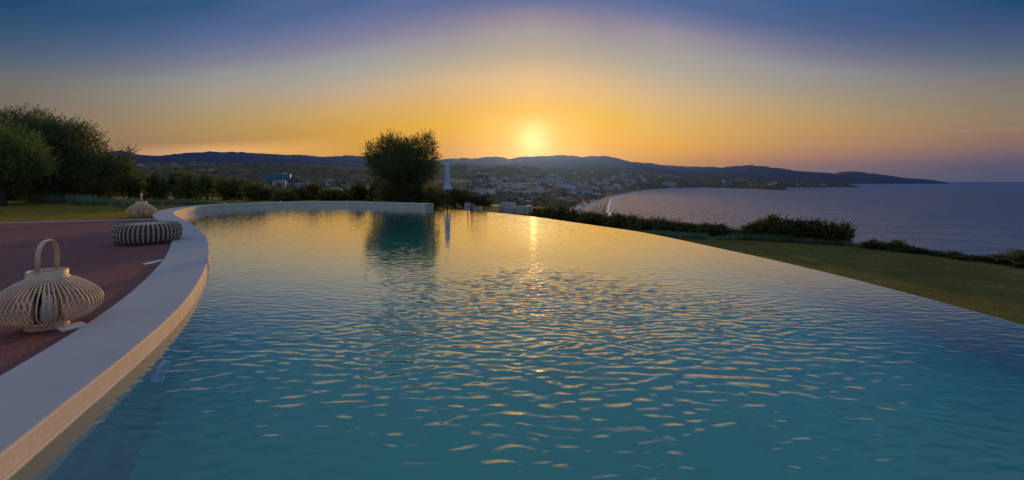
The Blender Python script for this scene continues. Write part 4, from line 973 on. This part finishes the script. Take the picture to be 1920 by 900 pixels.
bm = bmesh.new(); bevel_box(bm, (0, .02, zt4 - .02), (13.5 * sc, .34, .035), .01); bm_obj('tabletop', bm, M['table_white'], st)
for sx_ in (-1, 1):
    for sy_ in (-1, 1):
        bm = bmesh.new(); box(bm, (sx_ * 6 * sc, .02 + sy_ * .14, (zt4 - .04) / 2), (.018, .018, zt4 - .04)); bm_obj('leg', bm, M['black_metal'], st)

# ------------------------------------------------------------------ the town round the bay
def on_land(px, py, d0=450, d1=5600):
    """where the sight line through (px, py) meets the land, walking out from d0"""
    d = d0
    while d < d1:
        if HZ + (CAMZ - terrain_z(px, d)) * F / d <= py: return d
        d *= 1.006
    return None
WALLC = {'white': (.60, .58, .56), 'cream': (.48, .38, .27), 'pink': (.44, .27, .19), 'grey': (.30, .28, .27)}
for q, c in WALLC.items(): M['wall_' + q] = mat('wall_' + q, c, .85, var=.12, scale=.4)
M['tile'] = mat('terracotta_roof', (.30, .115, .065), .85, var=.25, scale=.8)
M['flat_roof'] = mat('pale_flat_roof', (.42, .39, .36), .85, var=.12, scale=.4)
M['win'] = mat('dark_window', (.03, .04, .055), .15, var=.1)
M['blue_paint'] = mat('blue_painted_wall', (.02, .20, .42), .6, var=.15, scale=.3)
M['blue_pale'] = mat('pale_blue_wall', (.22, .42, .58), .6, var=.1, scale=.3)
M['ochre'] = mat('ochre_wall', (.50, .40, .16), .8, var=.1, scale=.3)
def house_meshes(w, dp, h, roof, mw, seed):
    rd = random.Random(seed); bm = bmesh.new()
    box(bm, (0, 0, h / 2 - 1.5), (w, dp, h + 3)); 
    if rd.random() < .6: box(bm, (w * .5 + w * .14, dp * .1, h * .32 - 1.5), (w * .32, dp * .7, h * .64 + 3))
    wme = bpy.data.meshes.new('wall'); bm.to_mesh(wme); bm.free(); wme.materials.append(M[mw])
    bm = bmesh.new()
    if roof == 'hip':
        e = .5; v = [bm.verts.new(p) for p in ((-w / 2 - e, -dp / 2 - e, h), (w / 2 + e, -dp / 2 - e, h), (w / 2 + e, dp / 2 + e, h), (-w / 2 - e, dp / 2 + e, h), (-w * .22, 0, h + dp * .2), (w * .22, 0, h + dp * .2))]
        for f in ((0, 1, 5, 4), (1, 2, 5), (2, 3, 4, 5), (3, 0, 4), (3, 2, 1, 0)): bm.faces.new([v[i] for i in f])
    elif roof == 'gable':
        e = .4; v = [bm.verts.new(p) for p in ((-w / 2 - e, -dp / 2 - e, h), (w / 2 + e, -dp / 2 - e, h), (w / 2 + e, dp / 2 + e, h), (-w / 2 - e, dp / 2 + e, h), (-w / 2 - e, 0, h + dp * .22), (w / 2 + e, 0, h + dp * .22))]
        for f in ((0, 1, 5, 4), (1, 2, 5), (2, 3, 4, 5), (3, 0, 4), (3, 2, 1, 0)): bm.faces.new([v[i] for i in f])
    else:
        box(bm, (0, 0, h + .2), (w + .5, dp + .5, .4)); box(bm, (-w * .2, dp * .1, h + 1.4), (w * .25, dp * .3, 2.2))
    rme = bpy.data.meshes.new('roof'); bmesh.ops.recalc_face_normals(bm, faces=bm.faces); bm.to_mesh(rme); bm.free(); rme.materials.append(M['flat_roof'] if roof == 'flat' else M['tile'])
    bm = bmesh.new(); nf = max(1, int(h / 3)); nc = max(2, int(w / 3.2))
    for fl in range(nf):
        for c in range(nc):
            box(bm, (-w / 2 + w * (c + .5) / nc, -dp / 2 - .02, 1.6 + fl * 3), (1.1, .12, 1.3))
    bm2 = bpy.data.meshes.new('window'); bm.to_mesh(bm2); bm.free(); bm2.materials.append(M['win'])
    return wme, rme, bm2
PROTO = []
for i, (w_, dp, h, rf, mw) in enumerate([(11, 9, 6.2, 'flat', 'wall_white'), (14, 10, 6.6, 'hip', 'wall_white'), (10, 8, 3.6, 'gable', 'wall_cream'), (13, 9, 6.4, 'hip', 'wall_pink'), (17, 11, 9.4, 'flat', 'wall_white'), (20, 11, 6.4, 'flat', 'wall_grey'), (12, 9, 6.3, 'gable', 'wall_cream'), (24, 13, 9.8, 'flat', 'wall_white')]):
    PROTO.append((house_meshes(w_, dp, h, rf, mw, 60 + i), ['white flat-roofed house', 'white house with hipped tile roof', 'low cream cottage with gabled tile roof', 'pinkish house with hipped tile roof', 'white three-storey flat-roofed block', 'grey flat-roofed long building', 'cream house with gabled tile roof', 'broad white three-storey block'][i]))
def house(px, py, pid, where, s=1.0, rz=None, label=None, grp=True, d0=450):
    d = on_land(px, py, d0)
    if d is None: return None
    (wm, rm, wi), txt = PROTO[pid]
    x = (px - 960) / F * d; z = terrain_z(px, d)
    if z < -51.2: return None
    o = empty('house', (x, d, z), rz if rz is not None else random.uniform(-.5, .5) - (px - 960) / F * .7, label or f'small {txt} {where}', 'house', ('houses ' + where) if grp else None)
    o.scale = (s, s, s); mesh_obj('wall', wm, None, o); mesh_obj('roof', rm, None, o); tag(mesh_obj('window', wi, None, o), kind='stuff')
    return o
taken = []
def scatter(n, x0, x1, y0, y1, where, pids, s=(.85, 1.2), gap=5.5, line=None):
    k_ = 0; tries = 0
    while k_ < n and tries < n * 30:
        tries += 1; px = random.uniform(x0, x1); py = random.uniform(y0, y1)
        if line: py = line(px) + random.uniform(y0, y1)
        if any(abs(px - a) < gap and abs(py - b) < gap * .32 for a, b in taken): continue
        o = house(px, py, random.choice(pids), where, random.uniform(*s))
        if o: taken.append((px, py)); k_ += 1
scatter(16, 262, 402, 303, 319, 'in the hamlet on the far left hill', (1, 2, 3, 6, 3), (.9, 1.2), 5, lambda x: 0 + .03 * (x - 262))
scatter(46, 905, 1075, 344, 366, 'in the middle of the bay town', (0, 1, 4, 5, 7, 0, 6, 4), (.9, 1.25), 6)
scatter(44, 1040, 1190, 340, 356, 'along the bay town waterfront', (0, 1, 4, 5, 6, 3, 7), (1.0, 1.4), 6)
scatter(32, 985, 1180, 326, 340, 'on the slope above the bay town', (0, 1, 2, 6, 4), (1.0, 1.4), 6)
scatter(14, 862, 935, 316, 330, 'on the hillside behind the hanging chair', (2, 6, 1, 0), (.9, 1.2), 5)
scatter(12, 950, 1030, 306, 316, 'round the small hilltop below the sunset', (2, 1, 6, 0), (.9, 1.2), 5)
scatter(30, 845, 960, 336, 362, 'at the inland edge of the bay town', (0, 1, 2, 5, 6, 4), (.8, 1.1), 6)
scatter(16, 1180, 1290, 330, 350, 'where the beach curves round the bay', (0, 1, 4, 5, 6), (1.2, 1.7), 6)
scatter(16, 1290, 1465, 334, 350, 'among the trees of the near headland', (1, 2, 6, 0), (1.2, 1.8), 6)
scatter(7, 1470, 1560, 343, 349, 'on the far low headland', (0, 2, 6), (1.3, 1.7), 7)
scatter(26, 500, 690, 340, 364, 'in the village behind the hedge', (0, 1, 3, 4, 5, 6), (.8, 1.05), 6)
scatter(7, 0, 230, 352, 372, 'below the left olive trees', (0, 1, 3), (.6, .8), 8)
scatter(10, 960, 1110, 366, 386, 'among trees below the terrace', (0, 1, 5, 6), (.7, .9), 8)

def special(name, px0, px1, ytop, ybase, dep, label, cat, builder, d0=450):
    d = on_land((px0 + px1) / 2, ybase, d0); sc = d / F
    o = empty(name, (((px0 + px1) / 2 - 960) * sc, d, terrain_z((px0 + px1) / 2, d)), -((px0 + px1) / 2 - 960) / F * .5, label, cat)
    builder(o, (px1 - px0) * sc, (ybase - ytop) * sc, dep); return o
def b_hotel(floors, mw, mslab, wings=True):
    def f(o, w, h, dp):
        bm = bmesh.new(); box(bm, (0, 0, h / 2 - 2), (w, dp, h + 4)); bm_obj('wall', bm, M[mw], o)
        bm = bmesh.new(); box(bm, (0, 0, h + .35), (w + 1.2, dp + 1.2, .7)); box(bm, (w * .22, 1, h + 1.9), (w * .14, dp * .5, 2.6)); bm_obj('roof', bm, M['flat_roof'] if mslab != 'blue_pale' else M['blue_pale'], o)
        fh = h / floors; nb = max(4, int(w / 5))
        for q in range(floors):
            bm = bmesh.new(); box(bm, (0, -dp / 2 - .9, q * fh + fh * .98 - .35), (w + .4, 1.8, .35)); box(bm, (0, -dp / 2 - 1.7, q * fh + fh * .98 - .35 + .65), (w + .4, .1, 1.0)); bm_obj('balcony', bm, M[mslab], o)
            for c in range(nb):
                bm = bmesh.new(); box(bm, (-w / 2 + w * (c + .5) / nb, -dp / 2 - .03, q * fh + fh * .42), (w / nb * .5, .14, fh * .55)); bm_obj('window', bm, M['win'], o)
    return f
special('hotel_block', 502, 543, 327, 341, 16, 'long bright blue four-storey hotel above the hedge on the left', 'hotel', b_hotel(4, 'blue_paint', 'blue_pale'))
special('hotel_block', 1009, 1056, 336.5, 345, 15, 'long white hotel with balconies in the middle of the bay town', 'hotel', b_hotel(3, 'wall_white', 'wall_white'))
special('apartment_block', 1070, 1089, 337, 345.5, 14, 'tall pale apartment block right of the long white hotel', 'building', b_hotel(4, 'wall_white', 'wall_grey'))
special('apartment_block', 970, 982, 328.5, 335, 12, 'lone white villa block standing above the bay town roofs', 'building', b_hotel(2, 'wall_white', 'wall_white'))
special('apartment_block', 1192, 1199, 350, 358, 12, 'ochre yellow block at the water end of the beach town', 'building', b_hotel(3, 'ochre', 'ochre'))
special('hotel_block', 1172, 1192, 336, 343, 14, 'pale blue-white block above the beach bend', 'hotel', b_hotel(3, 'wall_white', 'blue_pale'))
special('hotel_block', 1357, 1378, 337.5, 343, 14, 'pale blue hotel among trees on the near headland', 'hotel', b_hotel(3, 'blue_pale', 'blue_pale'))
special('apartment_block', 1243, 1266, 342, 351, 15, 'large white stepped villa block by the curve of the bay', 'building', b_hotel(3, 'wall_white', 'wall_white'))
special('warehouse', 607, 640, 354, 362, 22, 'long pale grey warehouse just above the hedge left of the olive', 'building', b_hotel(1, 'wall_grey', 'wall_white'))
special('apartment_block', 556, 583, 344, 351, 14, 'long white two-storey block right of the blue hotel', 'building', b_hotel(2, 'wall_white', 'wall_white'))
special('apartment_block', 548, 560, 333, 339.5, 11, 'pink villa on the slope right of the blue hotel', 'building', b_hotel(2, 'wall_pink', 'wall_pink'))
special('apartment_block', 515, 535, 341, 350, 12, 'white pavilion block in front of the blue hotel', 'building', b_hotel(2, 'wall_white', 'wall_white'))
def b_hall(mroof, mwall):
    def f(o, w, h, dp):
        bm = bmesh.new(); box(bm, (0, 0, h * .3 - 2), (w, dp, h * .6 + 4)); bm_obj('wall', bm, M[mwall], o)
        e = 1.0; z0 = h * .6; bm = bmesh.new(); v = [bm.verts.new(p) for p in ((-w / 2 - e, -dp / 2 - e, z0), (w / 2 + e, -dp / 2 - e, z0), (w / 2 + e, dp / 2 + e, z0), (-w / 2 - e, dp / 2 + e, z0), (-w * .3, 0, h), (w * .3, 0, h))]
        for q in ((0, 1, 5, 4), (1, 2, 5), (2, 3, 4, 5), (3, 0, 4), (3, 2, 1, 0)): bm.faces.new([v[i] for i in q])
        bm_obj('roof', bm, M[mroof], o)
    return f
special('beach_hall', 1080, 1110, 349, 357, 26, 'wide hall with terracotta roof behind the beach', 'building', b_hall('tile', 'wall_pink'))
special('beach_bar', 1079, 1112, 356.5, 363.5, 16, 'beach bar with bright blue roof at the head of the sand', 'building', b_hall('blue_paint', 'blue_pale'))
special('beach_bar', 1112, 1127, 362, 365.5, 9, 'low white canopy bar on the beach', 'building', b_hall('flat_roof', 'wall_white'))
special('beach_bar', 1056, 1078, 350, 356, 14, 'pale blue-roofed block left of the terracotta hall', 'building', b_hall('blue_pale', 'wall_white'))
# beach parasols
bm = bmesh.new(); lathe(bm, [(0, 3.0), (1.0, 2.6), (2.0, 2.2), (1.9, 2.15), (0, 2.7)], 12); cme = bpy.data.meshes.new('canopy'); bm.to_mesh(cme); bm.free(); cme.materials.append(M['canvas'])
bm = bmesh.new(); lathe(bm, [(.06, -.3), (.06, 2.9)], 8, cap=True); pme = bpy.data.meshes.new('pole'); bm.to_mesh(pme); bm.free(); pme.materials.append(M['table_white'])
for i, (px, py) in enumerate([(1083, 370), (1087, 371.5), (1090, 369), (1096, 371), (1099, 374), (1102, 370), (1093, 373.5), (1106, 372), (1110, 369.5), (1118, 368)]):
    d = on_land(px, py); o = empty('beach_parasol', ((px - 960) / F * d, d, terrain_z(px, d)), 0, 'tiny white parasol on the sand near the blue-roofed beach bar', 'parasol', 'parasols on the beach')
    mesh_obj('canopy', cme, None, o); mesh_obj('pole', pme, None, o)

# ------------------------------------------------------------------ trees of the far land
def crown_np(n, s):
    r = unit(rng.normal(size=(n, 3))); return r * (rng.random(n) ** .4)[:, None] * np.array(s)
cr = []
for q in range(4):
    org = crown_np(260, (2.6, 2.6, 1.9)) + np.array([0, 0, 3.7]); me = leaf_mesh('crown', org, unit(org - np.array([0, 0, 3.4])) + rng.normal(size=org.shape) * .7 + np.array([0, 0, .3]), 1.1 * (.6 + .8 * rng.random(260)), .75); me.materials.append(M['far_leaf']); cr.append(me)
bm = bmesh.new(); tube(bm, [(0, 0, -1), (.1, 0, 1.4), (0, .1, 3.6)], [.32, .22, .10], 7); tme = bpy.data.meshes.new('trunk'); bm.to_mesh(tme); bm.free(); tme.materials.append(M['bark'])
k_ = 0
while k_ < 230:
    px = random.uniform(880, 1135) if k_ < 185 else random.uniform(480, 700); py = random.uniform(340, 396) if k_ < 185 else random.uniform(338, 366)
    d = on_land(px, py)
    if d is None: k_ += 1; continue
    z = terrain_z(px, d)
    if z > -50.4:
        o = empty('tree', ((px - 960) / F * d, d, z), random.uniform(0, 6.28), 'dark round-headed tree among the houses of the bay town' if px > 800 else 'dark round-headed tree among the village houses behind the hedge', 'tree', 'trees among the bay town houses' if px > 800 else 'trees among the left village houses')
        s_ = random.uniform(.8, 1.7); o.scale = (s_ * 1.15, s_ * 1.15, s_ * random.uniform(.8, 1.2)); mesh_obj('crown', random.choice(cr), None, o); mesh_obj('trunk', tme, None, o)
    k_ += 1
# the rest of the wooded country reads as one mass
O = []; D = []; LL = []
cnt = 0
while cnt < 22000:
    px = random.uniform(-300, 1615); d = math.exp(random.uniform(math.log(420), math.log(4300)))
    z = terrain_z(px, d); cnt += 1
    if z < -49.6: continue
    x = (px - 960) / F * d
    if mnoise.noise(Vector((x * .008, d * .008, 7))) < (-.12 if px < 1200 else -.5): continue
    s_ = random.uniform(1.5, 3.6) * (1.35 if px > 1250 else 1); n = 12
    c_ = crown_np(n, (s_ * 1.2, s_ * 1.2, s_ * .8)); O.append(c_ + np.array([x, d, z + s_ * .75])); D.append(unit(c_) + rng.normal(size=(n, 3)) * .5 + np.array([0, 0, .5])); LL.append(np.full(n, s_ * .9))
for zone, nz_, smin, smax in (((1185, 1612, 2250, 4300), 6500, 3.0, 6.5), ((860, 1130, 720, 2100), 3800, 1.5, 3.2), ((850, 1180, 2100, 3600), 2500, 2.5, 5.0), ((250, 690, 700, 2100), 2500, 1.4, 3.0)):
    for _ in range(nz_):
        px = random.uniform(zone[0], zone[1]); d = math.exp(random.uniform(math.log(zone[2]), math.log(zone[3]))); z = terrain_z(px, d)
        if z < -49.4: continue
        x = (px - 960) / F * d
        if px < 1180 and mnoise.noise(Vector((x * .012, d * .006, 17))) < -.05: continue
        s_ = random.uniform(smin, smax); c_ = crown_np(10, (s_ * 1.2, s_ * 1.2, s_ * .75)); O.append(c_ + np.array([x, d, z + s_ * .7])); D.append(unit(c_) + rng.normal(size=(10, 3)) * .5 + np.array([0, 0, .5])); LL.append(np.full(10, s_ * .95))
me = leaf_mesh('woodland', np.vstack(O), np.vstack(D), np.concatenate(LL), np.concatenate(LL) * .75)
o = mesh_obj('woodland', me, M['far_leaf']); tag(o, 'scrub and trees over the hills round the bay', 'woodland', None, 'stuff')

# ------------------------------------------------------------------ surf along the beach
def shore_px(d):
    a, b_ = 1095.0, 1500.0
    if terrain_z(a, d, False) < SEA: return None
    while b_ - a > .02:
        m_ = (a + b_) / 2
        if terrain_z(m_, d, False) > SEA: a = m_
        else: b_ = m_
    return a
sh = []
for d in np.geomspace(640, 3050, 420):
    p = shore_px(d)
    if p and p < 1340: sh.append(((p - 960) / F * d, d))
sh = np.array(sh)
for k2, (off, wid, amp) in enumerate([(-1.0, 4.0, 2.6), (10, 1.4, 5.0)]):
    vs = []; fs = []
    for i, (x, y) in enumerate(sh):
        q = mnoise.fractal(Vector((y * .02, k2 * 9.1, 0)), 1, 2, 4); g = mnoise.noise(Vector((y * .008, k2 * 5.7, 3)))
        x0 = x + off + amp * q; w1 = wid * max(.0, (.75 + g * 1.2 if k2 else .9 + g * .6)) * (1 + y / 2500)
        vs += [(x0, y, SEA + .20), (x0 + w1 + .01, y, SEA + .20)]
    for i in range(len(sh) - 1): fs.append((2 * i, 2 * i + 1, 2 * i + 3, 2 * i + 2))
    o = mesh_obj('surf_foam', np_mesh('surf_foam', vs, fs), M['foam']); tag(o, ['white surf line breaking on the sand', 'second white line of surf off the beach', 'outer broken line of surf off the beach'][k2], 'surf', None, 'stuff')

# ------------------------------------------------------------------ each far house and tree is named by the landmark nearest to it
def to_px(o):
    return 960 + F * o.location.x / o.location.y, HZ + F * (CAMZ - o.location.z) / o.location.y
LAND = {'blue four-storey': 'the blue hotel', 'long white hotel with': 'the long white hotel', 'right of the long white': 'the pale tower block', 'lone white villa': 'the lone white villa', 'ochre': 'the ochre block', 'above the beach bend': 'the beach bend block',
        'near headland': 'the headland hotel', 'white stepped': 'the stepped villa block', 'warehouse': 'the grey warehouse', 'terracotta roof behind': 'the terracotta beach hall', 'bright blue roof': 'the blue-roofed beach bar', 'canopy bar': 'the white canopy bar', 'closed white parasol': 'the closed parasol', 'hanging chair with': 'the hanging chair', 'corner sofa': 'the corner sofa', 'two-headed olive tree': 'the two-headed olive', 'spreading olive': 'the dark left olive'}
marks = []
for o in COL.objects:
    if o.parent is None and 'label' in o and not o.name.startswith(('house', 'tree', 'shrub', 'side')):
        for k_, v_ in LAND.items():
            if k_ in o['label']: marks.append((*to_px(o), v_)); break
SHORT = {}
for o in list(COL.objects):
    if o.parent is not None or 'label' not in o: continue
    nm = o.name.split('.')[0]
    if nm not in ('house', 'tree', 'bush'): continue
    px, py = to_px(o); a, b_, v_ = min(marks, key=lambda q: (q[0] - px) ** 2 + 6 * (q[1] - py) ** 2)
    dx, dy = px - a, py - b_; r_ = math.hypot(dx, 2.5 * dy)
    way = ('left' if dx < 0 else 'right') if abs(dx) > 2.2 * abs(dy) * 2.5 else (('above' if dy < 0 else 'below') if abs(dy) * 2.5 > 2.2 * abs(dx) else ('upper left' if dy < 0 else 'lower left') if dx < 0 else ('upper right' if dy < 0 else 'lower right'))
    far_ = 'close' if r_ < 18 else ('near' if r_ < 45 else ('well' if r_ < 90 else 'far'))
    rel = f'{far_} {way} {v_}' if way in ('above', 'below') else f'{far_} {way} of {v_}'
    if nm == 'house':
        head = o['label'].split(' in the ')[0].split(' along the ')[0].split(' on the ')[0].split(' at the ')[0].split(' where the ')[0].split(' among ')[0].split(' below the ')[0].split(' round the ')[0]
        o['label'] = f'{head} {rel}'; o['group'] = 'houses round the bay'
    elif nm == 'tree':
        o['label'] = f"{'big' if o.scale[0] > 1.5 else 'small' if o.scale[0] < 1.15 else 'middling'} dark round tree {rel}"
    else:
        o['label'] = f"{'tall' if o.scale[2] > 4 else 'low'} scrub bush on the slope {rel}"
